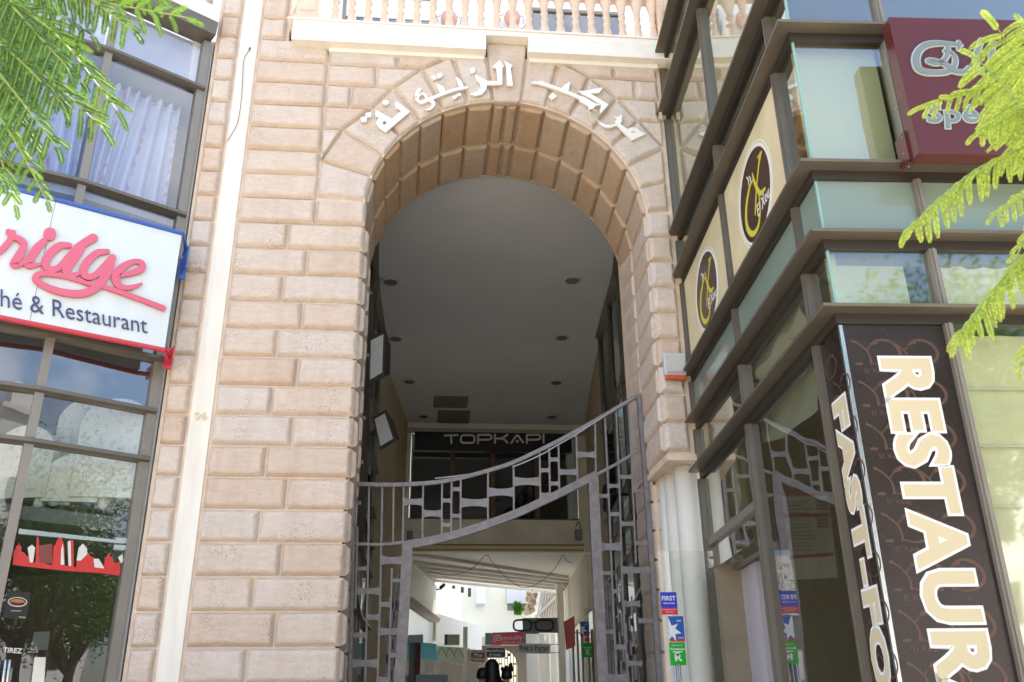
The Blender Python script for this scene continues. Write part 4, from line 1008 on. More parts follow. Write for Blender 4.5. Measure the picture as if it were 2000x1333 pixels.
for r in range(14): 
    if r in (4,5): continue
    stroke(s_,Fm,[ms(765+r*3,362+r*20),ms(850+r*3+random.randint(0,50),360+r*20)],.012,.001,.004,k=1)
s_.build('text_lines', mat('grey print', (.10,.09,.08), .6), mb_)
# shop door bay: glazed screen with overhead closer, open inward
DR = thing('glass_door', FSd.pt(-3.2,FLOOR,0), 'glass door bay with overhead closer at the foot of the side glass', 'door')
dA,dB = SA[0],SA[1]
s_ = MB(); s_.add([FSd.pt(dA+.03,3.36,0),FSd.pt(dB-.03,3.36,0),FSd.pt(dB-.03,4.04,0),FSd.pt(dA+.03,4.04,0)],[(0,1,2,3)]); s_.build('fanlight', glR, DR)
s_ = MB(); s_.fbox(FSd,dA+.03,dB-.03,3.28,3.36,-.05,.02); s_.fbox(FSd,dA+.03,dB-.03,3.0,3.03,-.25,-.2); s_.build('door_head', bronze_l, DR)
s_ = MB(); s_.add([FSd.pt(dA+.03,3.03,-.02),FSd.pt(dB-.03,3.03,-.02),FSd.pt(dB-.03,3.28,-.02),FSd.pt(dA+.03,3.28,-.02)],[(0,1,2,3)]); s_.build('head_glass', glass_mat('frosted head', (.75,.78,.76), .4,.8), DR)
s_ = MB(); s_.tube([FSd.pt(dA+.35,3.24,-.1),FSd.pt(dA+.6,3.22,-.14)],.02,8); s_.tube([FSd.pt(dA+.95,3.24,-.1),FSd.pt(dA+1.3,3.22,-.14)],.02,8); s_.fbox(FSd,dA+.3,dA+.62,3.03,3.09,-.2,-.1); s_.build('closer', steel, DR)
xa_,xb_,xc_ = FSd.px(1388,1200,-.3)[0],FSd.px(1447,1200,-.3)[0],FSd.px(1488,1200,-.3)[0]
s_ = MB(); s_.fbox(FSd,xa_,xb_,FLOOR,2.98,-.34,-.30); s_.build('inner_panel', mat('sage panel', (.36,.38,.26), .6), DR)
s_ = MB(); s_.fbox(FSd,xb_+.01,xc_,FLOOR,3.0,-.36,-.29); s_.build('door_leaf_edge', mat('lilac white panel', (.50,.46,.49), .5), DR)
# frameless glass screen with stickers by the columns
SCN = thing('glass_screen', (2.6,-.55,FLOOR), 'frameless glass screen standing in front of the cream columns', 'glass screen')
SY = -.55
FY = facadeF(SY)
q = [FY.px(1284,1076),FY.px(1392,1076)]
MB().add([(q[0][0],SY,FLOOR),(q[1][0],SY,FLOOR),(q[1][0],SY,q[0][1]),(q[0][0],SY,q[0][1])],[(0,1,2,3)]).build('glass', glass_mat('screen glass',(.93,.96,.93),.12,.6), SCN)
s_ = MB(); 
for xx in (1316,1324): a_=FY.px(xx,1299); s_.tube([(a_[0],SY-.05,a_[1]),(a_[0],SY-.05,a_[1]-1.0)],.012,10)
s_.build('pull_handle', steel, SCN, smooth=True)
def sticker(F, quad, label, bands, texts, cat='sticker', star=False, grp=None):
    q = [F.px(*p) for p in quad]; cx_ = sum(p[0] for p in q)/4
    x0,x1 = (q[0][0]+q[3][0])/2,(q[1][0]+q[2][0])/2; z1,z0 = (q[0][1]+q[1][1])/2,(q[2][1]+q[3][1])/2
    t = thing('sticker', F.pt(cx_,z0), label, cat, grp)
    for nm,fa,fb,m_ in bands: MB().fbox(F,x0,x1,z0+(z1-z0)*fa,z0+(z1-z0)*fb,.002,.004).build(nm, m_, t)
    s_ = MB()
    for (tx,u0,u1,v0,v1,off) in texts:
        text_mb(s_, tx, F.pt(x0+(x1-x0)*u0,z0+(z1-z0)*v1,.004), F.pt(x0+(x1-x0)*u1,z0+(z1-z0)*v1,.004), F.pt(x0+(x1-x0)*u0,z0+(z1-z0)*v0,.004), F.n, .0015, off=off)
    if star:
        S_ = [(0,.98),(.20,.62),(.62,.70),(.42,.52),(.80,.33),(.40,.30),(.42,.02),(.18,.22),(.0,.10)]
        s_.loops(F, [[(x0+(x1-x0)*a,z0+(z1-z0)*b) for a,b in S_]], .0035,.0055)
    s_.build('print', whp, t); return t
sb = mat('blue sticker', (.03,.04,.50), .4); sr = mat('red sticker', (.62,.03,.06), .4); sg_ = mat('green sticker', (.0,.42,.02), .4); sb2 = mat('sky blue sticker', (.02,.10,.42), .4)
sticker(FY, [(1289,1157),(1321,1157),(1324,1201),(1292,1201)], 'blue and red sticker reading FIRST on the glass screen', [('lower_band',0,.30,sr),('upper_band',.30,1,sb)], [('FIRST',.08,.92,.62,.83,.02),('SERVICE AGREE',.15,.85,.47,.53,.02),('DISTRIBUTEUR OFFICIEL',.08,.92,.2,.24,0),('ASSURANCE',.25,.75,.10,.14,0)])
sticker(FY, [(1304,1204),(1334,1204),(1338,1254),(1308,1254)], 'blue sticker with a white star burst on the glass screen above the green one', [('lower_band',0,.09,sr),('upper_band',.09,1,sb2)], [('NEW',.55,.85,.78,.85,.02),('restaurant',.55,.95,.13,.18,.02)], star=True)
sticker(FY, [(1306,1255),(1337,1255),(1341,1300),(1310,1300)], 'green sticker with a white TR mark on the glass screen', [('sheet',0,1,sg_)], [('Ticket Restaurant',.15,.85,.84,.90,0),('Sensimed',.06,.94,.66,.76,.02),('T',.20,.80,.42,.60,.05),('R',.30,.78,.18,.50,.04)])
# ================================================================ PASSAGE
CZ = 9.6
PA = thing('covered_passage', (1.5,8,FLOOR), 'tall covered passage with flat grey ceiling behind the arch', 'passage building')
WL = [(-.99,1.96),(-1.16,5.6),(-1.18,6.65),(-1.14,8.6),(-1.0,11.8),(-.60,15.8)]
WR = [(3.05,1.96),(3.60,5.5),(3.70,6.95),(3.83,8.65),(4.15,11.66),(4.66,15.8)]
ceil_m = mat('grey ceiling paint', (.83,.88,.93), .85, noise=.03, nscale=.9)
MB().plan([(-1.6,1.96)]+[(-1.6,15.8),(5.3,15.8),(5.3,1.96)], CZ, CZ+.2).build('ceiling', ceil_m, PA)
MB().box(-1.6,3.45,1.955,1.97,9.3,10.0).build('arch_back_wall', ceil_m, PA) if False else None
och = mat('ochre passage wall', (.62,.52,.37), .85, noise=.10, nscale=1.5, bump=.1)
glP = glass_mat('passage glass', (.10,.11,.10), .06, .55, gcol=(.85,.9,.88))
def wallseg(W,i0,i1,mat_,nm,sg,t=.25): MB().sweep(W[i0:i1+1], [(0,FLOOR),(sg*t,FLOOR),(sg*t,CZ-.002),(0,CZ-.002)]).build(nm, mat_, PA)
wallseg(WL,3,5,och,'side_wall',1); wallseg(WR,3,5,och,'side_wall',-1)
def glazed(W, sg, zs, mats):
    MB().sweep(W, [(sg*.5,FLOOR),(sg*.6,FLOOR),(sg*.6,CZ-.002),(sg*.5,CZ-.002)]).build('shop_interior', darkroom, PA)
    for i in range(len(W)-1):
        for j in range(len(zs)-1):
            MB().add([(W[i][0]+sg*-0,W[i][1],zs[j]),(W[i+1][0],W[i+1][1],zs[j]),(W[i+1][0],W[i+1][1],zs[j+1]),(W[i][0],W[i][1],zs[j+1])],[(0,1,2,3)]).build('window_pane', glP, PA)
    for z in zs[1:]:
        MB().sweep(W, [(sg*.05,z-.04),(-sg*.11,z-.03),(-sg*.11,z+.02),(sg*.05,z+.04)]).build('transom', mats, PA)
    for i in range(len(W)):
        x,y = W[i]; MB().box(x-.05,x+.05,y-.06,y+.06,FLOOR,CZ-.003).build('mullion', bronze, PA)
glazed(WL[:4], 1, [FLOOR,3.2,4.19,4.745,5.37,6.3,7.28,CZ-.05], bronze); glazed(WR[:4], -1, [FLOOR,3.3,4.14,4.74,5.34,7.28,CZ-.05], bronze)
# back bridge with the sign
YBK = 15.4; FB = facadeF(YBK)
def pb_(x,y,F=FB): return F.px(x,y)
bw = MB(); x0,x1 = -.75,4.8
zt,z9,z6,zb = CZ-.002, pb_(900,848)[1], pb_(900,1015)[1], pb_(900,1078)[1]
bw.box(x0,x1,YBK,YBK+.4,zb,z6); bw.box(x0,-.52,YBK,YBK+.4,z6,zt); bw.box(4.33,x1,YBK,YBK+.4,z6,zt); bw.box(-.52,4.33,YBK+.02,YBK+.4,z9+.05,zt)
bw.build('end_wall', mat('cream end wall', (.88,.83,.68), .85, noise=.12, nscale=1.5, bump=.1), PA)
MB().box(-.74,4.79,YBK-.10,YBK+.01,z9+.0,z9+.14).build('lintel', mat('grey lintel',(.45,.45,.43),.7), PA)
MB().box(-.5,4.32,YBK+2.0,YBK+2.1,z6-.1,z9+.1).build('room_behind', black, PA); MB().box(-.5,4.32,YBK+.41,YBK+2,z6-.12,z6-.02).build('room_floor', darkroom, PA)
wf = MB().box(-.519,4.329,YBK+.06,YBK+.09,z6,z6+.05).build('window_frame', bronze, PA)
MB().box(-.51,4.32,YBK+.1,YBK+.11,z6,z9).build('pane', glass_mat('end window glass',(.2,.2,.19),.08,.6), wf)
brn = mat('brown wooden post', (.17,.10,.05), .6, noise=.1)
for X in (883,963,1049):
    a_ = pb_(X,950)[0]; MB().box(a_-.06,a_+.06,YBK+.03,YBK+.14,z6,z9-.002).build('window_post', brn, PA)
TK = thing('shop_sign', (1.9,YBK-.2,8.9), 'long black sign board with pale letters TOPKAPI at the back of the passage', 'sign')
FT = facadeF(YBK-.35); qa,qb = FT.px(810,843),FT.px(1117,884)
MB().fbox(FT,qa[0],qb[0],qb[1],qa[1],-.2,0).build('board', mat('black sign board',(.012,.014,.017),.3), TK)
s_ = MB(); ww = .055
def tk(pts,k=1): stroke(s_,FT,[FT.px(780+x/5.263,830+y/5.263) for x,y in pts],ww,.001,.02,k=k)
s2l = lambda: None
tk([(465,113),(600,108)]); tk([(532,113),(534,190)])
def rr(x0_,x1_,y0_,y1_,r_=22):
    P_=[]
    for cx_,cy_,a0_ in ((x1_-r_,y0_+r_,-90),(x1_-r_,y1_-r_,0),(x0_+r_,y1_-r_,90),(x0_+r_,y0_+r_,180)):
        for q_ in range(5): a_=R(a0_+q_*22.5); P_.append((cx_+r_*math.cos(a_),cy_+r_*math.sin(a_)))
    return P_+[P_[0]]
tk(rr(632,772,108,188,30))
def pl(x): 
    tk([(x,190),(x,106)]); tk([(x,106),(x+110,104),(x+135,112),(x+140,130),(x+135,146),(x+110,154),(x+12,156)])
pl(808); tk([(982,104),(982,188)]); tk([(1110,104),(1060,138),(1000,144)]); tk([(1030,144),(1075,150),(1112,186)])
tk([(1150,188),(1205,110),(1218,110),(1272,184)]); a_=FT.px(780+1213/5.263,830+172/5.263); disc(s_,FT,a_[0],a_[1],.04,.04,.001,.02,12)
pl(1310); tk([(1482,102),(1482,186)])
s_.build('letters', mat('pale sign letters',(.85,.83,.76),.4), TK)
# pipes and small boxes on the beam
gas = mat('yellow gas pipe', (.50,.30,.06), .5)
for Y,lab in ((1064,'thin yellow pipe along the beam, the upper one of two'),(1074,'thin yellow pipe along the beam, the lower one of two')):
    p,q = FB.P(803,Y,.04),FB.P(1140,Y+1,.04); tag(MB().tube([p,q],.022,8).build('gas_pipe',gas), lab, 'pipe', 'yellow pipes')
a_ = FB.px(795,1038); b_ = FB.px(806,1056); tag(MB().fbox(FB,a_[0],b_[0],b_[1],a_[1],.0,.12).build('junction_box', mat('grey box',(.25,.26,.27),.6), None, bevel=.01), 'small grey junction box on the cream beam at its left end', 'junction box')
mt = thing('meter_box', FB.P(1129,1050,.1), 'small box with a wire loop on the cream beam at its right end', 'meter box')
a_ = FB.px(1122,1036); b_ = FB.px(1133,1056); MB().fbox(FB,a_[0],b_[0],b_[1],a_[1],0,.14).build('case', mat('grey metal case',(.3,.32,.31),.5), mt, bevel=.01)
MB().tube(catmull([FB.P(*p,.16) for p in ((1124,1030),(1130,1020),(1135,1035),(1136,1052),(1128,1056))]),.012,6).build('wire', black, mt)
# downlights and vents
ringm = mat('pale ring', (.62,.62,.60), .35); lens = mat('dim lens', (.16,.17,.15), .25)
L_ = [(763,549),(773,660),(800,744),(827,812)]; R_ = [(1117,546),(1097,658),(1086,746),(1078,813)]
ordn = ['nearest','second','third','farthest']; first = None
for side,Lx in (('left',L_),('right',R_)):
    for i,(X,Y) in enumerate(Lx):
        p = onZ(X,Y,CZ)
        if first is None:
            t = thing('downlight', (p.x,p.y,CZ), '', 'ceiling light', 'round downlights in the passage ceiling'); first = t
            MB().lathe((p.x,p.y,CZ-.035), [(.155,0),(.18,.01),(.20,.034)], 32).build('ring', ringm, t, smooth=True)
            MB().lathe((p.x,p.y,CZ-.040), [(.135,0),(.136,.004)], 32).build('lens', lens, t)
        else:
            t = copy_tree(first); t.location = (p.x,p.y,CZ)
        t['label'] = f'round recessed downlight, {ordn[i]} to the arch in the {side} row of the grey ceiling'
for (P4,lab) in ((((843,773),(912,772),(916,797),(850,797)),'square ceiling vent in the grey ceiling, the one nearer the arch'),(((851,801),(917,801),(918,828),(858,829)),'square ceiling vent in the grey ceiling, just above the black sign')):
    q = [onZ(*p,CZ) for p in P4]; t = thing('ceiling_vent', tuple(sum(q,V((0,0,0)))/4), lab, 'vent', 'square vents in the ceiling')
    xx0,xx1 = (q[0].x+q[3].x)/2,(q[1].x+q[2].x)/2; yy0,yy1 = q[0].y,q[2].y
    MB().box(xx0,xx1,yy0,yy1,CZ-.012,CZ-.003).build('frame', mat('vent frame',(.30,.30,.285),.7), t)
    s_ = MB(); n_ = 10
    for k in range(n_): yk = yy0+.03+(yy1-yy0-.06)*k/n_; s_.box(xx0+.03,xx1-.03,yk,yk+.035,CZ-.018,CZ-.013)
    s_.build('slats', mat('vent slats',(.22,.22,.21),.7), t)
# flood lamps on the left wall
def flood(px4, y0_, dy, label):
    F = facadeF(y0_); t = thing('floodlight', F.P(*px4[0]), label, 'floodlight', 'flood lamps on the left passage wall')
    pts = [onY(px4[0][0],px4[0][1],y0_), onY(px4[1][0],px4[1][1],y0_-dy), onY(px4[2][0],px4[2][1],y0_-dy-.12), onY(px4[3][0],px4[3][1],y0_-.12)]
    c = sum(pts,V((0,0,0)))/4; n_ = (pts[1]-pts[0]).cross(pts[3]-pts[0]).normalized()
    if n_.dot(CAM-c) < 0: n_ = -n_
    rim = [c+(p-c)*1.16 for p in pts]
    back = [c+(p-c)*.7-n_*.22 for p in pts]
    mb = MB(); mb.hexa([*(p-n_*.015 for p in rim), *(p+n_*.0 for p in rim)]); mb.build('frame', mat('dark lamp frame',(.07,.07,.075),.4), t)
    mb = MB(); mb.hexa([*back, *(p-n_*.016 for p in rim)]); mb.build('housing', bronze_d, t)
    inner = [c+(p-c)*.95 for p in pts]
    refl = mat('crumpled reflector',(.9,.9,.88),.35,metal=.1,bump=.9,bscale=5)
    mb = MB(); mb.add([p+n_*.004 for p in inner],[(0,1,2,3)]); mb.build('reflector', refl, t)
    mb = MB(); mb.tube([c-n_*.2, V((-1.12,c.y+.2,c.z-.1))],.02,8); mb.build('arm', bronze_d, t)
flood([(724,664),(750,651),(747,730),(722,745)], 3.0, .15, 'upper square floodlight on the left wall of the passage')
flood([(731,818),(752,806),(769,858),(743,874)], 4.6, .15, 'lower square floodlight on the left wall, below the other')
sk_ = thing('wall_speaker', onY(1187,985,6.0), 'small black horn lamp on the right passage wall behind the gate bars', 'wall lamp')
p = onY(1187,1000,6.0); MB().lathe((p.x,p.y,p.z), [(.07,0),(.09,.1),(.06,.32),(.09,.36),(.05,.5)], 14).build('body', black, sk_); MB().tube([p+V((0,0,.3)),p+V((.8,.1,.35))],.02,8).build('arm', black, sk_)
tag(MB().box(*(lambda p:(p.x-.14,p.x-.04,p.y-.1,p.y+.1,p.z-.2,p.z+.2))(V((-1.02,10.6,onY(761,780,10.6).z)))).build('wall_box', black), 'small black box high on the left ochre wall', 'wall box')
# low white ceiling with ribs beyond the beam
ZL = zb
P1_,P2_ = onZ(853,1137,ZL),onZ(1093,1158,ZL)
WC = thing('white_canopy', (1.5,20,ZL), 'white ribbed canopy ceiling beyond the beam of the passage', 'canopy')
can = mat('white canopy', (.74,.72,.68), .7)
MB().plan([(-.8,YBK+.402),(P1_.x-.6,P1_.y+.0),(P1_.x,P1_.y),(P2_.x,P2_.y),(P2_.x+1.0,P2_.y),(4.9,YBK+.402)], ZL+.10, ZL+.3).build('slab', can, WC)
for (A_,B_) in (((800,1086),(1096,1130)),((803,1103),(1096,1137)),((815,1113),(1096,1143)),((828,1121),(1096,1149)),((840,1129),(1095,1154)),((853,1138),(1093,1160))):
    p,q = onZ(*A_,ZL),onZ(*B_,ZL); d = (q-p).normalized(); n_ = V((-d.y,d.x,0)); p = p-d*.3; q = q+d*.3
    MB().hexa([p-n_*.09,q-n_*.09,q+n_*.0,p+n_*.0]+[v_+V((0,0,.1-.001)) for v_ in (p-n_*.09,q-n_*.09,q+n_*.0,p+n_*.0)]).build('rib', can, WC)
s_ = MB(); pts = [FB.P(*p,.03) for p in ((835,1116),(880,1124),(920,1112),(945,1088),(952,1086),(962,1098),(985,1125),(1020,1148),(1050,1140),(1080,1115),(1100,1085),(1106,1095),(1118,1100))]
tag(s_.tube(catmull(pts),.008,6).build('hanging_wire', black), 'black wire drooping in loops below the beam', 'wire')
# ---- the open court behind -------------------------------------------------
CW = thing('court_building', (1,33,FLOOR), 'bright white building closing the far end of the passage', 'building')
YF = 34; FFa = facadeF(YF)
a_ = FFa.px(800,1150); far = mat('cream white wall', (.82,.80,.68), .8, noise=.05, nscale=.6)
zc_ = FFa.px(985,1262)[1]
zsp = FFa.px(985,1300)[1]; xc = FFa.px(981,1300)[0]; rr_ = FFa.px(1012,1300)[0]-xc
w1 = MB(); ztop = 16
MB().box(-8,14,YF-.001,YF+.5,zc_,ztop).build('end_wall', far, CW); MB().box(-8,14,YF+4,YF+4.2,FLOOR,7).build('rear_wall', far, CW)
ztop = zc_-.001; w1.box(-8,xc-rr_,YF,YF+.5,FLOOR,ztop); w1.box(xc+rr_,14,YF,YF+.5,FLOOR,ztop); n_ = 20
for i in range(n_):
    a0_,a1_ = math.pi*i/n_,math.pi*(i+1)/n_
    w1.hexa([(xc+rr_*math.cos(a1_),YF,zsp+rr_*math.sin(a1_)),(xc+rr_*math.cos(a0_),YF,zsp+rr_*math.sin(a0_)),(xc+rr_*math.cos(a0_),YF+.5,zsp+rr_*math.sin(a0_)),(xc+rr_*math.cos(a1_),YF+.5,zsp+rr_*math.sin(a1_)),
             (xc+rr_*math.cos(a1_),YF,ztop),(xc+rr_*math.cos(a0_),YF,ztop),(xc+rr_*math.cos(a0_),YF+.5,ztop),(xc+rr_*math.cos(a1_),YF+.5,ztop)])
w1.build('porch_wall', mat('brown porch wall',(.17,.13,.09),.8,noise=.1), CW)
gr = MB()
for k in range(-5,6): x = xc+rr_*k/5.5; h = zsp+math.sqrt(max(.01,rr_**2-(x-xc)**2)); gr.tube([(x,YF+.2,FLOOR),(x,YF+.2,h)],.018,6)
for k in range(26): 
    kk = random.randint(-5,4); x = xc+rr_*kk/5.5; z = random.uniform(zsp-.6,zsp+rr_*.8)
    if (x-xc)**2+max(0,z-zsp)**2 < (rr_*.92)**2: gr.box(x,x+rr_/5.5,YF+.19,YF+.21,z,z+.07)
gr.build('arch_grille', black, CW)
MB().box(-8,14,YF-.6,YF-.001,zc_+.0,zc_+.35).build('cornice', mat('court cornice',(.62,.57,.45),.8), CW)
# shadowed porch round the arch
pc_ = MB(); q = FFa.px(946,1240); q2 = FFa.px(1045,1262)

pc_ = MB(); pc_.box(q[0],q2[0]+.1,YF-.9,YF-.601,zc_-.0,q[1]); pc_.build('porch_shadow', mat('porch shadow board',(.03,.027,.025),.8), CW)  # near-black board stands for the shadow above the arch
nb = FFa.px(991,1180); nb2 = FFa.px(1029,1193)
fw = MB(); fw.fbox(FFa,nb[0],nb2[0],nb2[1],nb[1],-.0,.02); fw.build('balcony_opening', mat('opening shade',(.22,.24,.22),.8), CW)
fw = MB(); fw.fbox(FFa,nb[0]-.05,nb2[0]+.5,nb[1]+.0,nb[1]+1.3,.021,.3); fw.build('balcony_parapet', mat('pale grey parapet',(.62,.64,.66),.7), CW)
fw = MB(); fw.fbox(FFa,FFa.px(928,1160)[0],FFa.px(945,1160)[0],FFa.px(930,1185)[1],FFa.px(930,1140)[1],.0,1.2); fw.build('corner_turret', mat('pale blue white wall',(.74,.76,.80),.8), CW)
# wings
WGL = thing('shop_wing', (-1,20,FLOOR), 'row of small shops with pale fascia on the left of the far court', 'building')
LQ0 = V((-.55,15.85)); LQ = onZ(853,1141,ZL); LQ = V((LQ.x,LQ.y))
zfa = onY(853,1198,LQ.y).z; LE = onZ(941,1224,zfa); LE = V((LE.x,LE.y))
if LE.y > 33.4: 
    t_ = (33.4-LQ.y)/(LE.y-LQ.y); LE = LQ+(LE-LQ)*t_
fas = mat('pale grey fascia', (.72,.71,.66), .5, noise=.06); shg = glass_mat('shop glass',(.55,.62,.60),.2,.7)
def zat(px,py,P): return onY(px,py,P.y).z
MB().sweep([tuple(LQ0),tuple(LQ)], [(0,zat(853,1209,LQ)),(.5,zat(853,1209,LQ)),(.5,ZL),(0,ZL)]).build('fascia', fas, WGL)
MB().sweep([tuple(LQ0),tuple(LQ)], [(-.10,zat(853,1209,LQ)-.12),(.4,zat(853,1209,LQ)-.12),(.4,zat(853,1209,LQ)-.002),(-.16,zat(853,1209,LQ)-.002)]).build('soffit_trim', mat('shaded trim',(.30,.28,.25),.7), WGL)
MB().sweep([tuple(LQ0),tuple(LQ)], [(-.05,zat(853,1150,LQ)),(.0-.001,zat(853,1150,LQ)),(-.001,zat(853,1150,LQ)+.05),(-.05,zat(853,1150,LQ)+.05)]).build('trim_rail', white, WGL)
zft = zfa; zlow = zat(853,1262,LQ)
MB().sweep([tuple(LQ),tuple(LE)], [(0,zft-.9),(.5,zft-.9),(.5,zft),(0,zft)]).build('fascia', fas, WGL)
MB().sweep([tuple(LQ+V((-.8,.3))),tuple(LE+V((-.8,0)))], [(0,zft),(.5,zft),(.5,16),(0,16)]).build('upper_wall', far, WGL)
MB().sweep([tuple(LQ0+V((-.05,0))),tuple(LQ+V((-.05,0)))], [(0,FLOOR),(.02,FLOOR),(.02,zat(853,1209,LQ)-.13),(0,zat(853,1209,LQ)-.13)]).build('shop_window', shg, WGL)
MB().sweep([tuple(LQ+V((-.1,0))),tuple(LE+V((-.1,0)))], [(0,FLOOR),(.02,FLOOR),(.02,zft-.91),(0,zft-.91)]).build('shop_window', shg, WGL)
MB().sweep([tuple(LQ0+V((-1.6,0))),tuple(LQ+V((-1.6,0))),tuple(LE+V((-1.6,0)))], [(0,FLOOR),(.1,FLOOR),(.1,ZL),(0,ZL)]).build('shop_back_wall', mat('shop back wall',(.45,.50,.45),.8), WGL)
F20 = facadeF(20)
def flat(F, name, quad, m, d=.04, parent=None, c=0):
    mb = MB(); mb.loops(F, [[F.px(*p) for p in quad]], c-d, c); return mb.build(name, m, parent)
def rect(x0,y0,x1,y1): return [(x0,y0),(x1,y0),(x1,y1),(x0,y1)]
Fq = facadeF(LQ.y-.3)
tag(flat(facadeF(19.0),'blue_glow_panel',[(803,1253),(853,1258),(853,1289),(804,1286)], mat('cyan glow panel',(.20,.80,.97),.4)), 'bright cyan glow panel in the first shop window beyond the gate post', 'poster')  # blue glow of the shop put into the colour of a flat sheet
tag(MB().lathe(onY(814,1333,18.0)+V((0,0,-1.5)), [(.09,0),(.09,onY(814,1256,18.0).z-onY(814,1333,18.0).z+1.5)], 12).build('post', mat('maroon post',(.10,.012,.015),.4)), 'dark maroon post in front of the cyan glow panel', 'post')
tag(flat(facadeF(17.6),'counter_screen',[(812,1318),(875,1318),(875,1400),(812,1400)], mat('grey glass screen',(.28,.32,.34),.4), .05), 'grey low screen below the cyan glow panel', 'screen')
aw = thing('shop_awning', F20.P(880,1280), 'cream scalloped shop awning with looping print', 'awning')
flat(F20,'cloth',[(854,1262),(906,1266),(906,1298),(890,1297),(877,1295),(877,1293),(854,1292)], mat('cream awning',(.84,.87,.70),.7), .03, aw)
s_ = MB()
for k in range(3): stroke(s_,F20,[F20.px(856+k*16,1278),F20.px(862+k*16,1266),F20.px(870+k*16,1278),F20.px(874+k*16,1284)],.03,.001,.004)
s_.build('print', mat('grey print2',(.45,.40,.33),.7), aw)
ac = thing('air_conditioner', F20.P(883,1250), 'grey air conditioner box above the cream scalloped awning', 'air conditioner')
s_ = MB(); a_=F20.px(868,1241); b_=F20.px(897,1261); s_.fbox(F20,a_[0],b_[0],b_[1],a_[1],0,.25); s_.build('case', mat('grey green case',(.42,.42,.33),.5), ac, bevel=.01)
s_ = MB(); s_.fbox(F20,a_[0]-.0,a_[0]+.09,b_[1],a_[1],.251,.27); s_.build('grille', black, ac)
tag(MB().box(*(lambda p:(p.x-.07,p.x+.07,p.y-.07,p.y+.07,FLOOR,p.z))(onY(909,1225,20.2))).build('shop_post', white), 'slim white post right of the scalloped awning', 'post')
for k,(q_,nm) in enumerate((((883,1144,889,1150),'leftmost and smallest'),((900,1147,906,1158),'middle'),((914,1149,920,1166),'rightmost'))):
    Fw = facadeF(onY(900,1150,24).y); 
    flat(Fw,'window',rect(*q_), mat('brown shutter',(.10,.04,.03),.6), .05, WGL, c=.0)
cc_ = thing('security_camera', onY(858,1148,19), 'small black security camera on an arm at the corner under the canopy', 'security camera')
s_ = MB(); s_.tube([onY(852,1152,19),onY(861,1151,19),onY(864,1147,19)],.02,6); s_.build('arm', black, cc_); s_ = MB(); s_.tube([onY(861,1148,18.9),onY(867,1143,19.1)],.055,10); s_.build('body', black, cc_)
# right side of the court
WGR = thing('shop_wing', (4,20,FLOOR), 'shopfront row with cream fascia and dark windows on the right of the far court', 'building')
RQ0 = V((4.62,15.85)); RQ = V((P2_.x,P2_.y)); 
MB().sweep([(4.58,15.9),(P2_.x+.15,P2_.y)], [(0,onY(1125,1195,17.5).z),(-.5,onY(1125,1195,17.5).z),(-.5,ZL+.09),(0,ZL+.09)]).build('fascia', mat('cream fascia',(.60,.54,.44),.7,noise=.06), WGR)
MB().sweep([(4.7,15.9),(P2_.x+.27,P2_.y)], [(0,FLOOR),(-.1,FLOOR),(-.1,onY(1125,1195,17.5).z-.002),(0,onY(1125,1195,17.5).z-.002)]).build('shop_window', glass_mat('right shop glass',(.3,.3,.28),.2,.7), WGR)
for (x_,y_) in ((1118,19),(1127,18.3),(1136,17.6),(1148,17)):
    p = onY(x_,1230,y_); MB().box(p.x-.03,p.x+.03,p.y-.03,p.y+.03,FLOOR,p.z).build('window_post', bronze_l, WGR)
p = onY(1092,1160,22); MB().box(p.x-.10,p.x+.14,21.9,22.1,FLOOR,ZL+.1).build('pillar', plaster, WGR)
MB().box(onY(1056,1200,30).x,onY(1100,1200,30).x,29.9,30.1,onY(1056,1236,30).z,14).build('upper_wall', far, WGR)
s_ = MB()
for k in range(9): p,q = onY(1050+k*5,1206,29.8),onY(1058+k*5,1150,29.8); s_.tube([p,q],.04,6)
s_.tube([onY(1046,1206,29.7),onY(1092,1160,29.7)],.07,6); s_.build('lattice', mat('beige lattice',(.45,.40,.32),.7), WGR)
for k,x_ in enumerate((1057,1065,1078,1088)):
    p = onY(x_,1238,24+k*.2); MB().box(p.x-.11,p.x+.11,p.y-.05,p.y+.05,FLOOR,p.z).build('pillar', white, WGR)
p = onY(1060,1238,25); MB().box(p.x-.6,p.x+1.6,25.1,25.3,FLOOR,p.z).build('shop_window', mat('dim shopfront',(.36,.37,.36),.4), WGR)
tag(flat(facadeF(18.2),'red_awning',[(1101,1215),(1122,1203),(1124,1262),(1106,1270)], mat('faded red awning',(.72,.16,.16),.6), .05), 'faded red hanging awning on the right shopfront', 'awning')
# signs in the passage -----------------------------------------------------
def board(y, quad, label, m, writes, name='hanging_sign', grp='small hanging shop signs in the passage', frame=None, d=.06):
    F = facadeF(y); q = [F.px(*p) for p in quad]; t = thing(name, F.pt(q[0][0],q[0][1]), label, 'sign', grp)
    s = MB(); s.loops(F,[q],-d,0); s.build('board', m, t)
    s = MB()
    for (tx,x0,y0,x1,y1,off) in writes: text_mb(s, tx, F.P(x0,y0), F.P(x1,y0), F.P(x0,y1), F.n, .006, off=off)
    if writes: s.build('lettering', frame or whp, t)
    return t,F
rose = mat('rose red sign',(.80,.09,.16),.4)
t,F = board(21,[(962,1236),(1022,1234),(1023,1257),(962,1260)],'rose red sign with white letters piccadilly salon de thé',rose,[('piccadilly',979,1242,1020,1252,.01),('salon de thé',981,1252,1019,1256,.01)])
s_ = MB(); stroke(s_,F,[F.px(*p) for p in ((966,1254),(967,1243),(976,1242),(977,1250),(971,1251),(970,1246),(974,1246))],.03,.001,.006); s_.build('emblem', whp, t)
F = facadeF(21.1); flat(F,'lower_board',rect(957,1259,980,1264), mat('pale lower board',(.55,.58,.56),.5), .06, t)
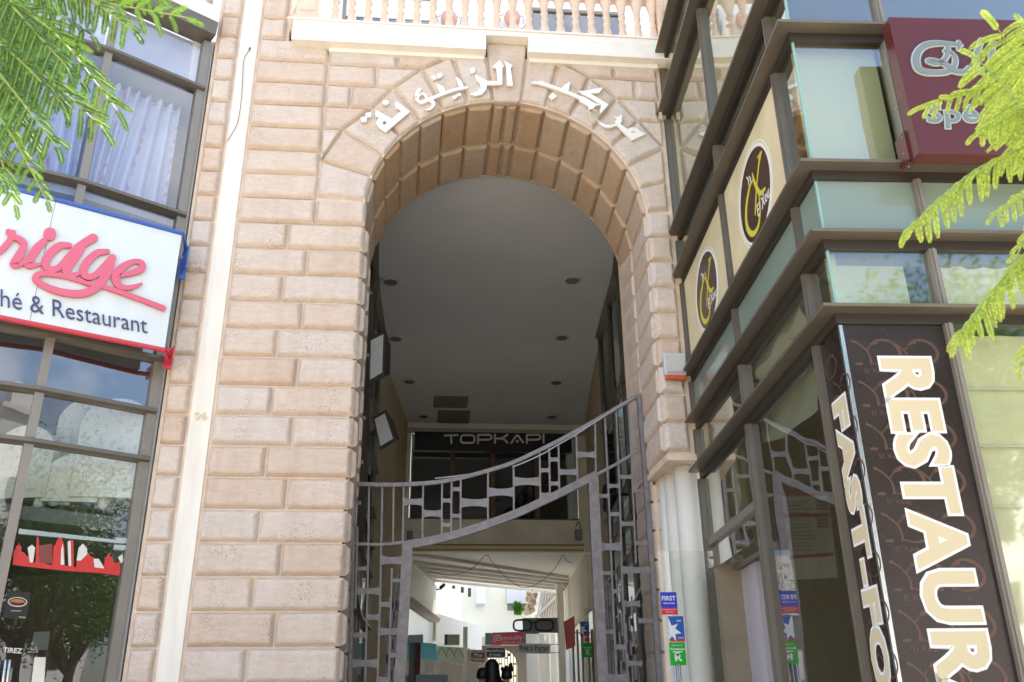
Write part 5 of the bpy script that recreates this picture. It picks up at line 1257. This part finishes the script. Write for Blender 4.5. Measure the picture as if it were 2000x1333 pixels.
t,F = board(20.6,[(919,1270),(947,1271),(947,1294),(919,1293)],'dark brown sign with white script Mme Habiba under the fascia',mat('brown sign',(.16,.05,.03),.5),[('PATISSERIE',920,1271,946,1275,.01),('Mme',926,1276,942,1283,0),('Habiba',921,1284,946,1291,0)])
s_ = MB(); q = [F.px(*p) for p in ((918.5,1269.5),(947.5,1270.5),(947.5,1294.5),(918.5,1293.5))]; stroke(s_,F,q+[q[0]],.02,.0,.01,k=1); s_.build('frame', whp, t)
t,F = board(19.8,[(950,1266),(986,1266),(986,1284),(950,1284)],'small dark framed sign reading MediaPhone El Habib',mat('slate sign',(.06,.08,.08),.4),[('MediaPhone',951,1269,985,1274,.015),('El Habib',956,1277,978,1282,.015)])
s_ = MB(); q = [F.px(*p) for p in ((951,1265.5),(985,1265.5),(987,1268),(987,1282),(984,1285),(951,1285),(949,1282),(949,1268),(951,1265.5))]; stroke(s_,F,q,.022,.0,.012,k=1); s_.build('frame', whp, t)
gs = mat('grey sign',(.74,.76,.75),.4)
t,F = board(18.4,[(1012,1257),(1075,1258),(1075,1277),(1012,1277)],'grey sign with dark letters Prêt à Porter',gs,[('Prêt à Porter',1015,1261,1072,1272,.012),('A . ETAGE',1048,1273,1064,1275.5,.01)],frame=mat('dark red brown print',(.07,.02,.025),.5))
MB().tube([F.P(1075,1259),F.P(1092,1259)],.01,6).build('bracket', black, t); MB().tube([F.P(1075,1275),F.P(1092,1275)],.01,6).build('bracket', black, t)
t = thing('spectacles_sign', facadeF(18.8).P(1045,1220), 'oversized black spectacles sign against a translucent grey panel', 'sign')
F = facadeF(18.8); flat(F,'panel',[(1021,1207),(1090,1206),(1092,1236),(1022,1236)], mat('grey panel',(.22,.23,.22),.4), .04, t, c=-.08)
s_ = MB()
for cx_ in (1020,1063):
    P_ = [F.px(cx_+17*math.copysign(abs(math.cos(a))**.55,math.cos(a)),1222+10.5*math.copysign(abs(math.sin(a))**.6,math.sin(a))) for a in [2*math.pi*i/24 for i in range(25)]]
    stroke(s_,F,P_,.055,.0,.05,k=2,cap=False)
stroke(s_,F,[F.px(1035,1218),F.px(1042,1216),F.px(1048,1218)],.055,0,.0505,cap=False); s_.build('spectacles', black, t)
Fs = facadeF(16.2)
sticker(Fs,[(1131,1215),(1149,1214),(1152,1242),(1134,1243)],'blue sign with a white star burst far back beside the gate bars',[('lower_band',0,.09,sr),('upper_band',.09,1,sb2)],[('NEW',.55,.85,.78,.85,.02)],'sign',True,'sticker signs on the right shopfront')
sticker(Fs,[(1137,1257),(1155,1256),(1158,1284),(1139,1285)],'green TR sign far back beside the gate bars',[('sheet',0,1,sg_)],[('Sensimed',.1,.9,.66,.76,.02),('T',.22,.78,.42,.60,.05),('R',.32,.76,.18,.50,.04)],'sign',False,'sticker signs on the right shopfront')
s_ = MB(); a_=Fs.px(1147,1250); disc(s_,Fs,a_[0],a_[1],.07,.06,0,.03,20); tag(s_.build('round_sign', sr), 'tiny round red sign between the blue and green signs', 'sign')
# hanging shells and a pot plant
hg = MB(); random.seed(3)
for k in range(46):
    X = random.uniform(1030,1047)-(k/46)*6; Y = 1160+k/46*40; c_ = onY(X,Y,23+random.uniform(-.1,.1)); r_ = random.uniform(.05,.09)
    hg.lathe(c_, [(.001,-r_),(r_*.8,-r_*.4),(r_,0),(r_*.5,r_),(.001,r_*1.2)], 6, ax=V((random.uniform(-1,1),random.uniform(-1,1),.8)))
hg.tube([onY(1040,1150,23),onY(1036,1200,23)],.015,6)
tag(hg.build('shell_garland', mat('shell tones',(.88,.72,.58),.6,noise=.25,nscale=7)), 'garland of white and orange shells hanging in the far court', 'garland')
lf = leaf_mat('pot plant leaf', (.10,.26,.03), (.2,.4,.05)); s_ = MB()
pp_ = thing('pot_plant', onY(1012,1190,33.5), 'green trailing plant on the far white balcony', 'plant')
for k in range(260):
    c_ = onY(random.gauss(1011,4),random.gauss(1188,4.5),33.4); a_ = V((random.gauss(0,1),random.gauss(0,1),random.gauss(0,1))).normalized()*.13; b_ = a_.cross(V((random.gauss(0,1),random.gauss(0,1),random.gauss(0,1)))).normalized()*.07
    s_.add([c_-a_,c_+b_,c_+a_,c_-b_],[(0,1,2,3)])
s_.build('foliage', lf, pp_)

# ================================================================ PEOPLE
def person(label, joints, radii, edges, mats, hairs=None, extra=None, loc=(0,0,0), rz=0, group='people in the passage'):
    me = bpy.data.meshes.new('person'); me.from_pydata(joints, edges, []); o = bpy.data.objects.new('tmp', me); COL.objects.link(o)
    sk = o.modifiers.new('s','SKIN'); sk.use_smooth_shade = True
    sub = o.modifiers.new('u','SUBSURF'); sub.levels = 2; sub.render_levels = 2
    for i,r in enumerate(radii):
        d = me.skin_vertices[0].data[i]; d.radius = r if isinstance(r,tuple) else (r,r); d.use_root = (i == 0)
    dg = bpy.context.evaluated_depsgraph_get(); m2 = bpy.data.meshes.new_from_object(o.evaluated_get(dg)); bpy.data.objects.remove(o)
    m2.materials.clear(); 
    for m_ in mats: m2.materials.append(m_)
    p = bpy.data.objects.new('person', m2); COL.objects.link(p); p.location = loc; p.rotation_euler = (0,0,rz)
    if extra: extra(m2)
    return tag(p,label,'person',group)
skin = mat('skin', (.42,.24,.16), .55); hair_d = mat('dark hair', (.012,.01,.009), .5); dkc = mat('black clothing', (.02,.02,.022), .8); jean = mat('dark jeans', (.03,.035,.05), .8); redc = mat('dark red coat',(.10,.02,.02),.8)
def body_graph(H=1.7, sit=False, arms='down'):
    s = H/1.7; J = []; Rr_ = []; E_ = []
    def a(p,r,par=None): J.append((p[0]*s,p[1]*s,p[2]*s)); Rr_.append(tuple(x*s for x in r) if isinstance(r,tuple) else r*s); 
    def add(p,r,par): a(p,r); E_.append((par,len(J)-1)) if par is not None else None; return len(J)-1
    pel = add((0,0,.95),(.15,.11),None); wa = add((0,0,1.08),(.125,.095),pel); ch = add((0,0,1.28),(.155,.11),wa); nb_ = add((0,0,1.42),(.08,.07),ch); nk = add((0,0,1.49),.052,nb_)
    hd = add((0,-.012,1.58),(.075,.088),nk); tp_ = add((0,-.004,1.655),(.062,.07),hd)
    for sg in (-1,1):
        sh = add((sg*.17,0,1.385),.058,ch); el = add((sg*.23,.02,1.12),.043,sh); wr = add((sg*.24,-.06,.88),.028,el); pm = add((sg*.24,-.085,.81),(.038,.018),wr)
        for k in range(4):
            f1 = add((sg*.24+(k-1.5)*.016,-.10,.765-.004*abs(k-1.5)),.0085,pm); f2 = add((sg*.24+(k-1.5)*.017,-.11,.73-.004*abs(k-1.5)),.0075,f1); add((sg*.24+(k-1.5)*.017,-.105,.705),.0065,f2)
        t1_ = add((sg*.24-sg*.035,-.10,.80),.010,pm); add((sg*.24-sg*.045,-.115,.765),.008,t1_)
        hp = add((sg*.09,0,.88),.088,pel); kn = add((sg*.10,-.01,.50),.055,hp); an = add((sg*.11,.02,.09),.038,kn); add((sg*.12,-.13,.035),.036,an)
    return J,Rr_,E_
def paint(zsplits):
    def f(me):
        for p in me.polygons:
            z = p.center.z; x = abs(p.center.x)
            p.material_index = zsplits(z,x,p.center.y)
    return f
def face_bits(o, s, cov):
    """nose, ears, eyes and mouth set into the head, and the hair or scarf as a child"""
    b = MB(); 
    b.lathe((0,-.098*s,1.575*s), [(.001,-.02),(.012,-.012),(.008,.012),(.001,.03)], 8)
    for sg in (-1,1): b.lathe((sg*.078*s,.0,1.585*s), [(.001,-.03),(.014,-.01),(.016,.012),(.001,.03)], 8)
    n_ = b.build('face_features', skin, o); 
    e = MB()
    for sg in (-1,1): e.lathe((sg*.03*s,-.085*s,1.595*s), [(.001,-.009),(.010,0),(.001,.009)], 8)
    e.lathe((0,-.09*s,1.535*s), [(.001,-.004),(.022,0),(.001,.004)], 10); e.build('eyes_and_mouth', mat('dark eyes',(.05,.02,.02),.4), o)
    h = MB(); prof = cov
    h.lathe((0,.012*s,1.50*s), [(r*s,z*s) for r,z in prof], 22); hh = h.build('hair', hair_d, o, smooth=True); return hh
Jp,Rp,Ep = body_graph()
def mk(label, X, Y, y, H, rz, cov, top, slab=0):
    J,Rr_,E_ = body_graph(H); p0 = onY(X,Y,y)
    o = person(label, J, Rr_, E_, [top, jean, skin], loc=(p0.x,p0.y,p0.z-H*1.0-.02), rz=rz,
      extra=paint(lambda z,x,yy: 1 if z < H*.56 and x < .2*H/1.7 else (2 if z > 1.46*H/1.7 or z < .90*H/1.7 else 0)))
    face_bits(o, H/1.7, cov); return o
short = [(.07,.02),(.100,.04),(.098,.08),(.09,.14),(.06,.19),(.001,.205)]
longh = [(.30,-.38),(.26,-.27),(.18,-.14),(.135,-.03),(.122,.05),(.115,.12),(.095,.18),(.055,.22),(.001,.235)]
mk('person with short dark hair seen from behind, left of the group under the signs', 942,1302,6.0,1.68,R(180),short,dkc)
mk('person in black with long dark hair in the middle of the group under the signs', 961,1289,6.3,1.82,R(170),longh,dkc)
mk('person with dark hair and reddish dark top, right of the group under the signs', 989,1303,6.1,1.66,R(200),short,redc)
_p = [o for o in bpy.data.objects if o.get('label','').startswith('person with dark hair and reddish')][0]
_h = [c for c in _p.children if c.name.startswith('hair')][0]; _b = MB()
for k in range(9): _b.lathe((random.uniform(-.10,.12),random.uniform(.02,.10),1.66+random.uniform(-.03,.05)), [(.001,-.04),(.035,-.01),(.03,.02),(.001,.05)], 7, ax=V((random.uniform(-1,1),random.uniform(-1,1),1)))
_b.build('hair_bun', hair_d, _h)
# the seated diner behind the left glass, in a checked shirt
chk = bpy.data.materials.new('checked shirt'); chk.use_nodes = True; n = chk.node_tree.nodes; l = chk.node_tree.links; p = n['Principled BSDF']; p.inputs['Roughness'].default_value = .85
tcn = n.new('ShaderNodeTexCoord'); w1_ = n.new('ShaderNodeTexWave'); w1_.inputs['Scale'].default_value = 7; w2_ = n.new('ShaderNodeTexWave'); w2_.bands_direction = 'Z'; w2_.inputs['Scale'].default_value = 7
l.new(tcn.outputs['Object'], w1_.inputs[0]); l.new(tcn.outputs['Object'], w2_.inputs[0]); mu = n.new('ShaderNodeMath'); mu.operation = 'ADD'; l.new(w1_.outputs['Fac'], mu.inputs[0]); l.new(w2_.outputs['Fac'], mu.inputs[1])
cr = n.new('ShaderNodeValToRGB'); cr.color_ramp.elements[0].color = (.05,.08,.18,1); cr.color_ramp.elements[1].color = (.45,.46,.52,1); mh = n.new('ShaderNodeMath'); mh.operation = 'MULTIPLY'; mh.inputs[1].default_value = .5; l.new(mu.outputs[0], mh.inputs[0]); l.new(mh.outputs[0], cr.inputs[0]); l.new(cr.outputs[0], p.inputs['Base Color'])
J = []; Rr_ = []; E_ = []
def addj(p,r,par=None):
    J.append(p); Rr_.append(r)
    if par is not None: E_.append((par,len(J)-1))
    return len(J)-1
pel = addj((0,0,.52),(.16,.13)); wa = addj((0,.02,.68),(.14,.11),pel); ch = addj((0,.02,.88),(.165,.12),wa); nb_ = addj((0,.0,1.02),(.08,.07),ch); nk = addj((0,-.02,1.09),.055,nb_); hd = addj((0,-.04,1.18),(.076,.09),nk); addj((0,-.03,1.255),(.062,.07),hd)
for sg in (-1,1):
    sh = addj((sg*.19,0,.97),.065,ch); el = addj((sg*.27,-.05,.70),.052,sh); wr = addj((sg*.16,-.28,.66),.032,el); pm = addj((sg*.12,-.35,.66),(.04,.022),wr)
    for k in range(4): f1 = addj((sg*.10+(k-1.5)*.017,-.40,.655),.009,pm); f2 = addj((sg*.09+(k-1.5)*.017,-.43,.64-.003*k),.008,f1); addj((sg*.085+(k-1.5)*.017,-.435,.615),.007,f2)
    t_ = addj((sg*.12-sg*.04,-.36,.675),.011,pm); addj((sg*.12-sg*.055,-.40,.67),.009,t_)
    hp = addj((sg*.10,-.02,.50),.09,pel); kn = addj((sg*.14,-.42,.50),.065,hp); an = addj((sg*.14,-.42,.10),.042,kn); addj((sg*.15,-.56,.04),.04,an)
dn = person('seated person in a blue checked shirt among the printed armchairs behind the glass', J, Rr_, E_, [chk,jean,skin], loc=(-3.86,.50,3.56), rz=R(-25), group=None,
  extra=paint(lambda z,x,yy: 2 if (z > 1.06 or (yy < -.10 and z > .59)) else (1 if z < .57 else 0)))
h = MB(); h.lathe((0,-.02,1.10), [(.05,0),(.092,.03),(.098,.09),(.09,.14),(.06,.19),(.001,.205)], 20); h.build('hair', hair_d, dn, smooth=True)

# ================================================================ GATE
GT = thing('iron_gate', (.9,1.0,FLOOR), 'purple grey iron gate with curved top rail, thin bars and bow-tie plates inside the arch', 'gate')
FG = facadeF(1.0); bar_r = .011
def gp_(x,y): return FG.px(x,y)
def gstroke(nm, pts, w, c0=-.02, c1=.02): 
    s = MB(); stroke(s, FG, [gp_(*p) for p in pts], w, c0, c1, k=6, cap=False); return s.build(nm, gate_m, GT)
gstroke('top_rail', [(694,946),(760,948),(790,947),(850,943),(900,934),(950,921),(1000,905),(1050,882),(1100,857),(1150,829),(1200,800),(1244,775)], .048, -.025,.025)
gstroke('lower_rail', [(693,1063),(745,1064),(788,1060)], .035)
gstroke('main_arch_rail', [(788,1066),(830,1059),(870,1050),(915,1037),(960,1022),(1010,1003),(1060,980),(1110,956),(1164,928)], .095, -.035,.035)
gstroke('lower_rail', [(1160,930),(1185,917),(1212,902),(1240,884)], .035)
def post(pts, w, nm='post', c=.032): return gstroke(nm, pts, w, -c, c)
post([(796,1060),(790,1180),(779,1345)], .125); post([(1158,930),(1166,1100),(1178,1345)], .125)
post([(1247,772),(1262,960),(1276,1160),(1288,1345)], .055); post([(693,945),(690,1100),(684,1345)], .035)
post([(698.5,1030),(697,1100),(694,1190)], .022, 'slim_pipe')
hb = MB(); stroke(hb, FG, [gp_(*p) for p in ((1001,914),(1030,902),(1060,888),(1085,873),(1120,853),(1165,824),(1215,792),(1240,777))], .014, .027,.04, k=6); stroke(hb, FG, [gp_(*p) for p in ((850,936),(880,933),(910,929))], .012,.027,.04,k=4)
hb.build('light_cable', mat('cable grey',(.33,.33,.36),.6), GT)
bars = [[(721,948),(719,1100),(713,1345)],[(747,948),(743,1150),(737,1345)],[(769,948),(767.5,1060)],[(788.5,948),(786.5,1058)],[(826.5,947),(825,1056)],[(863.5,943),(862.5,1049)],[(882,940),(881,1045)],[(900,936),(899,1041)],[(953,921),(953,1018)],[(1003,905),(1003.5,1008)],[(1054,882),(1055.5,984)],[(1072.5,874),(1074,976)],[(1090.5,864),(1092.5,968)],[(1125,845),(1128,950)],[(1162,824),(1163.5,930)],
 [(1181,812),(1190,1000),(1198,1200),(1205,1345)],[(1203,800),(1210,960),(1216,1160),(1227,1345)],[(1227,787),(1236,960),(1242,1100)],[(765.5,1110),(762.5,1220),(759,1345)]]
for b_ in bars: gstroke('bar', b_, .022, -.011,.011)
def plate(F, x0,x1,yc,h, parent=GT, c=.006, px=True, nm='plate'):
    if px: (a0,z0),(a1,z1) = F.px(x0,yc),F.px(x1,yc); hh = abs(F.px(x0,yc-h/2)[1]-F.px(x0,yc+h/2)[1])
    else: a0,a1,z0,z1,hh = x0,x1,yc,yc,h
    n_ = 10; up = []; dn_ = []
    for i in range(n_+1):
        t = i/n_; w_ = hh/2*(.72+.38*abs(2*t-1)**2); z = z0+(z1-z0)*t; a = a0+(a1-a0)*t; up.append((a,z+w_)); dn_.append((a,z-w_))
    s = MB(); s.loops(F,[dn_+up[::-1]],-c,c); return s.build(nm, gate_m, parent)
pls = [(788.5,826,980.7,15),(826,863,1003.5,15),(863,882,978,10),(863,882,1025.7,10),(882,900,956,10),(882,900,1008,10),(900,953,982.4,18),(953,1003,961.7,18),(1003,1055,941,18),(1055,1073,919,10),(1055,1074,967,10),(1073,1091,898,10),(1073,1091.5,945,10),(1091,1127,922.5,13),(1126,1163,888.5,13),
 (1168,1188,969,9),(1189,1209,949.6,9),(1209,1233.5,932,9),(1236,1260,959,9),(1190,1211,1004.6,10),(1212,1238,1023.6,11),(1171,1214,1068.5,18),(1241,1266,1061,10),(1175,1195,1120,9),(1214,1270,1114,16),(1197,1217,1155,9),(1218,1250,1179.5,12),(1246,1277,1213,11),(1180,1201,1234,11),(1200,1224,1264,12),(1226,1254,1296,12),(1182,1229,1325,20),
 (743,788,1095,18),(763,788,1134,9),(716,699,1111,9),(697,742,1155,15),(740,763,1181,13),(715,740,1206,13),(738,785,1234,17),(687,714,1241,12),(760,782,1280,12),(685,739,1296,18),(738,760,1328,14)]
for p in pls: plate(FG,*p)
# the two leaves stand open, folded back into the passage
def leaf(xp, yaw_, label_none=None, sgn=1, seed=1):
    rnd = random.Random(seed)
    h0 = gp_(xp,1200)[0]; u = V((sgn*math.cos(yaw_), math.sin(yaw_), 0)); F = Fr((h0,1.06,0), u, (0,0,1))
    L = MB().fbox(F,0,.05,FLOOR+.05,3.05,-.025,.025).build('gate_leaf', gate_m, GT)
    xs = [.05,.20,.33,.52,.66,.84,1.02,1.18]
    for i,x in enumerate(xs[1:]): MB().fbox(F,x-.011,x+.011,FLOOR+.05,3.05+.18*math.sin(i),-.011,.011).build('bar', gate_m, L)
    MB().fbox(F,.051,1.2,FLOOR+.06,FLOOR+.12,-.02,.02).build('rail', gate_m, L)
    for i in range(len(xs)-1):
        z = 1.2+.17*(i%3)
        while z < 2.95: plate(F, xs[i]+.01, xs[i+1]-.01, z, .11, L, .006, False); z += rnd.uniform(.26,.42)
leaf(785, R(100), sgn=1, seed=2); leaf(1186, R(62), sgn=1, seed=5)

# ================================================================ TREES
random.seed(11)
bark = mat('grey brown bark', (.12,.09,.065), .9, noise=.2, nscale=9, bump=.6, bscale=20)
lfL = leaf_mat('feathery leaf, shaded tree', (.065,.16,.03), (.14,.27,.035), .4, .4)  # leaf green darkened so the colour itself carries the tree's shade
lfR = leaf_mat('feathery leaf, sunlit tree', (.36,.48,.09), (.70,.82,.14), .5, .35)  # paler lime copy, sunlight put into the leaf colour
def frond(mb, st, base, mid, tip, plen, y0_, droop=.5, pairs=11, dens=1.0, sidek=1.0, jit=.05):
    """a twice-feathered leaf: base, mid, tip in pixels at depth y0_, plen = pinna length in metres"""
    b,m_,t_ = onY(*base,y0_),onY(*mid,y0_+random.uniform(-jit,jit)),onY(*tip,y0_+random.uniform(-jit,jit)*1.5)
    R_ = catmull([b,m_,t_],8); st.tube(R_,[.004-.0025*i/len(R_) for i in range(len(R_))],5)
    n = len(R_); view = (CAM-m_).normalized()
    for k in range(pairs+1):
        f = .12+.88*k/pairs; i = min(n-2,int(f*(n-1))); fr_ = f*(n-1)-i; p = R_[i].lerp(R_[i+1],min(1,fr_)); T = (R_[i+1]-R_[i]).normalized()
        side = T.cross(view).normalized()
        for sg in ((-1,1) if k < pairs else (0,)):
            ln = plen*(.55+.45*math.sin(math.pi*min(1,f*.82+.12)))*random.uniform(.85,1.1)
            d = (T*.75+side*sg*.9*sidek+V((random.uniform(-.12,.12),random.uniform(-.25,.25),-droop*random.uniform(.6,1.2)))).normalized()
            if sg == 0: d = (T+V((0,0,-droop*.3))).normalized()
            npt = max(10,int(ln/.0034*dens)); q = p.copy(); dd = d.copy(); pts = [q.copy()]
            for s_i in range(npt):
                dd = (dd+V((0,0,-droop*.9/npt))).normalized(); q = q+dd*(ln/npt); pts.append(q.copy())
            wd = dd.cross(view).normalized(); wd = (wd+view*random.uniform(-.5,.5)).normalized()
            st.tube([pts[0],pts[len(pts)//2],pts[-1]],[.0012,.001,.0005],3,caps=False)
            for s_i in range(1,npt+1):
                c_ = pts[s_i]; tt = s_i/npt; ll = .0118*(1 if tt < .75 else 1-(tt-.75)*2.2)*(plen/.10)**.4
                dr = (pts[s_i]-pts[s_i-1]).normalized()
                for s2_ in (-1,1):
                    dv = (wd*s2_+dr*.85).normalized(); e = dr*.0027*(plen/.10)**.2
                    nrm = V((random.uniform(-.3,.3),)*3)*.002
                    mb.add([c_-e*.4,c_+dv*ll*.5-e*1.25+nrm,c_+dv*ll+nrm,c_+dv*ll*.5+e*1.25+nrm],[(0,1,2,3)])
def tree(name_label, trunk_xy, fr_list, leafm, limb_pts, cat='tree'):
    t = thing('feathery_tree', (trunk_xy[0],trunk_xy[1],.13), name_label, cat)
    tr = MB(); x,y = trunk_xy; tr.tube(catmull([(x,y,.1),(x+.03,y,1.2),(x-.02,y+.03,2.4),(x,y,3.4)]), [.10-.0018*i for i in range(25)], 12); tr.build('trunk', bark, t, smooth=True)
    fo = MB(); fo.raw = True; st = MB()
    ends = []
    for f in fr_list:
        frond(fo, st, *f); ends.append(onY(*f[0],f[4]))
    lm = MB(); top = V((x,y,3.3))
    for e in ends: lm.tube(catmull([top+V((random.uniform(-.05,.05),0,random.uniform(-.8,0))), (top+e)/2+V((0,0,.18)), e], 6), [.03-.0019*i for i in range(13)], 7)
    lm.build('limbs', bark, t, smooth=True); st.build('leaf_stalks', mat('green stalk',(.25,.35,.08),.6), t); fo.build('foliage', leafm, t)
Y1 = -7.9
LF = [((-60,-80),(140,-10),(365,35),.085,Y1,.45,12),((-60,-40),(100,60),(228,215),.105,Y1+.05,.5,12),((-70,10),(60,120),(200,250),.10,Y1,.55,12),((-70,60),(20,170),(110,285),.10,Y1-.05,.6,11),
 ((-70,130),(20,260),(92,392),.06,Y1,.5,11),((-80,120),(-20,250),(30,398),.065,Y1+.05,.5,11),((20,-90),(150,-20),(262,62),.09,Y1-.05,.5,11),((-60,-120),(60,-40),(215,-5),.10,Y1,.7,11),((-80,30),(40,90),(160,160),.10,Y1+.1,.6,11),
 ((100,-100),(220,-45),(330,10),.08,Y1+.1,.6,10),((-80,-20),(-10,80),(40,210),.10,Y1+.12,.7,11),((-60,90),(10,180),(75,300),.09,Y1+.1,.7,10),((-40,-60),(40,30),(130,130),.11,Y1-.1,.7,11),((-80,180),(-30,300),(8,360),.06,Y1,.6,9),((-80,-60),(0,10),(90,60),.12,Y1+.15,.7,12),((-60,40),(30,110),(120,200),.11,Y1-.06,.65,12),((-80,-100),(30,10),(150,100),.11,Y1+.18,.7,12),((-80,100),(-20,170),(50,250),.10,Y1+.15,.7,11),((-40,-100),(60,-10),(180,70),.11,Y1+.08,.8,12)]
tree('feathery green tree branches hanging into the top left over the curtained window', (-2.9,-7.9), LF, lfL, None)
Y2 = -7.8
RF = [((2060,340),(2020,175),(1950,58),.18,Y2,.75,20,1.0,.95),((2100,190),(1960,165),(1800,208),.085,Y2-.02,.35,15,1.0,.5),((2060,300),(1990,200),(1905,112),.13,Y2-.04,.6,15,1.0,.8),((2100,250),(2000,215),(1905,262),.09,Y2-.05,.5,12,1.0,.6),((2080,330),(2050,230),(1975,150),.15,Y2+.04,.7,14,1.0,.9),((2090,200),(2040,120),(2000,50),.13,Y2+.07,.7,11,1.0,.9),((2080,250),(2010,225),(1930,262),.07,Y2-.03,.5,9),
 ((2070,260),(1910,330),(1775,445),.12,Y2,.85,14,1.0,.55),((2070,350),(2000,385),(1938,425),.06,Y2+.05,.5,8),((2070,430),(1960,540),(1868,660),.12,Y2,.8,13,1.0,.5),((2080,560),(2030,640),(1992,725),.06,Y2,.5,9),((2080,330),(2010,450),(1960,560),.06,Y2+.07,.6,9)]
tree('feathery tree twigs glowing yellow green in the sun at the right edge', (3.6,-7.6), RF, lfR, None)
# street trees and houses across the road, mirrored in the shop windows
lfB = leaf_mat('street tree leaf', (.05,.12,.025), (.12,.24,.03), .35, .4)
def big_tree(x,y,h,r,label,seed):
    rnd = random.Random(seed); t = thing('street_tree', (x,y,.13), label, 'tree', 'street trees mirrored in the shop windows')
    tr = MB(); tr.tube(catmull([(x,y,0),(x+.1,y,h*.3),(x,y+.1,h*.6)]), [.22-.006*i for i in range(17)], 10)
    cl = []
    for k in range(16): 
        a,b = rnd.uniform(0,6.28),rnd.uniform(-.5,1); c_ = V((x+r*.7*math.cos(a)*rnd.random()**.5,y+r*.7*math.sin(a)*rnd.random()**.5,h*.68+b*r*.6)); cl.append(c_)
        tr.tube(catmull([(x,y,h*.4),((x+c_.x)/2,(y+c_.y)/2,(h*.45+c_.z)/2),tuple(c_)],4),[.07-.006*i for i in range(9)],6)
    tr.build('trunk', bark, t, smooth=True)
    fo = MB(); fo.raw = True
    for c_ in cl:
        for k in range(800):
            d = V((rnd.gauss(0,1),rnd.gauss(0,1),rnd.gauss(0,.6))); p = c_+d*r*.24; u = V((rnd.gauss(0,1),rnd.gauss(0,1),rnd.gauss(-.4,.6))).normalized(); w_ = u.cross(V((rnd.gauss(0,1),rnd.gauss(0,1),1))).normalized()
            fo.add([p,p+u*.09+w_*.03,p+u*.19,p+u*.09-w_*.03],[(0,1,2,3)])
    fo.build('crown', lfB, t)
big_tree(6.6,-13,8.2,2.6,'leafy green tree mirrored in the front glass of the corner building',1); big_tree(10.2,-13.2,8.6,3.7,'dark green tree mirrored in the lower panes of the left shopfront',2)
big_tree(14.5,-16,7.5,2.8,'green tree mirrored faintly behind the skyline sticker',3); big_tree(1.5,-17,7,2.6,'green tree mirrored low in the side glass of the corner building',4); big_tree(-6,-15,8,2.8,'green tree mirrored at the far right edge of the shop glass',5)
HS = thing('street_house', (8,-34,0), 'white houses across the street mirrored in the shop windows', 'house')
hm = MB(); 
for (x0,x1,h_,yy) in ((-26,-8,11,-33),(-8,6,8.5,-34),(6,14,12,-33.5),(14.01,34,13,-32)): hm.box(x0,x1,yy-6,yy,0,h_)
hm.build('wall', white, HS)
for (x0,x1,h_,yy) in ((-26,-8,11,-33),(-8,6,8.5,-34),(6,14,12,-33.5),(14.01,34,13,-32)):
    x = x0+1.2
    while x < x1-1.5:
        for z in range(1,int(h_)//3+1): MB().box(x,x+1.1,yy-.05,yy+.03,z*3-1.6,z*3).build('window', bronze_d, HS)
        x += 2.6
hm = MB(); hm.box(9,11,-36,-34,12.001,15); hm.box(8.8,11.2,-36.2,-33.8,15.001,15.3); hm.box(9.5,10.5,-35.5,-34.5,15.301,16.6); hm.build('tower', white, HS)
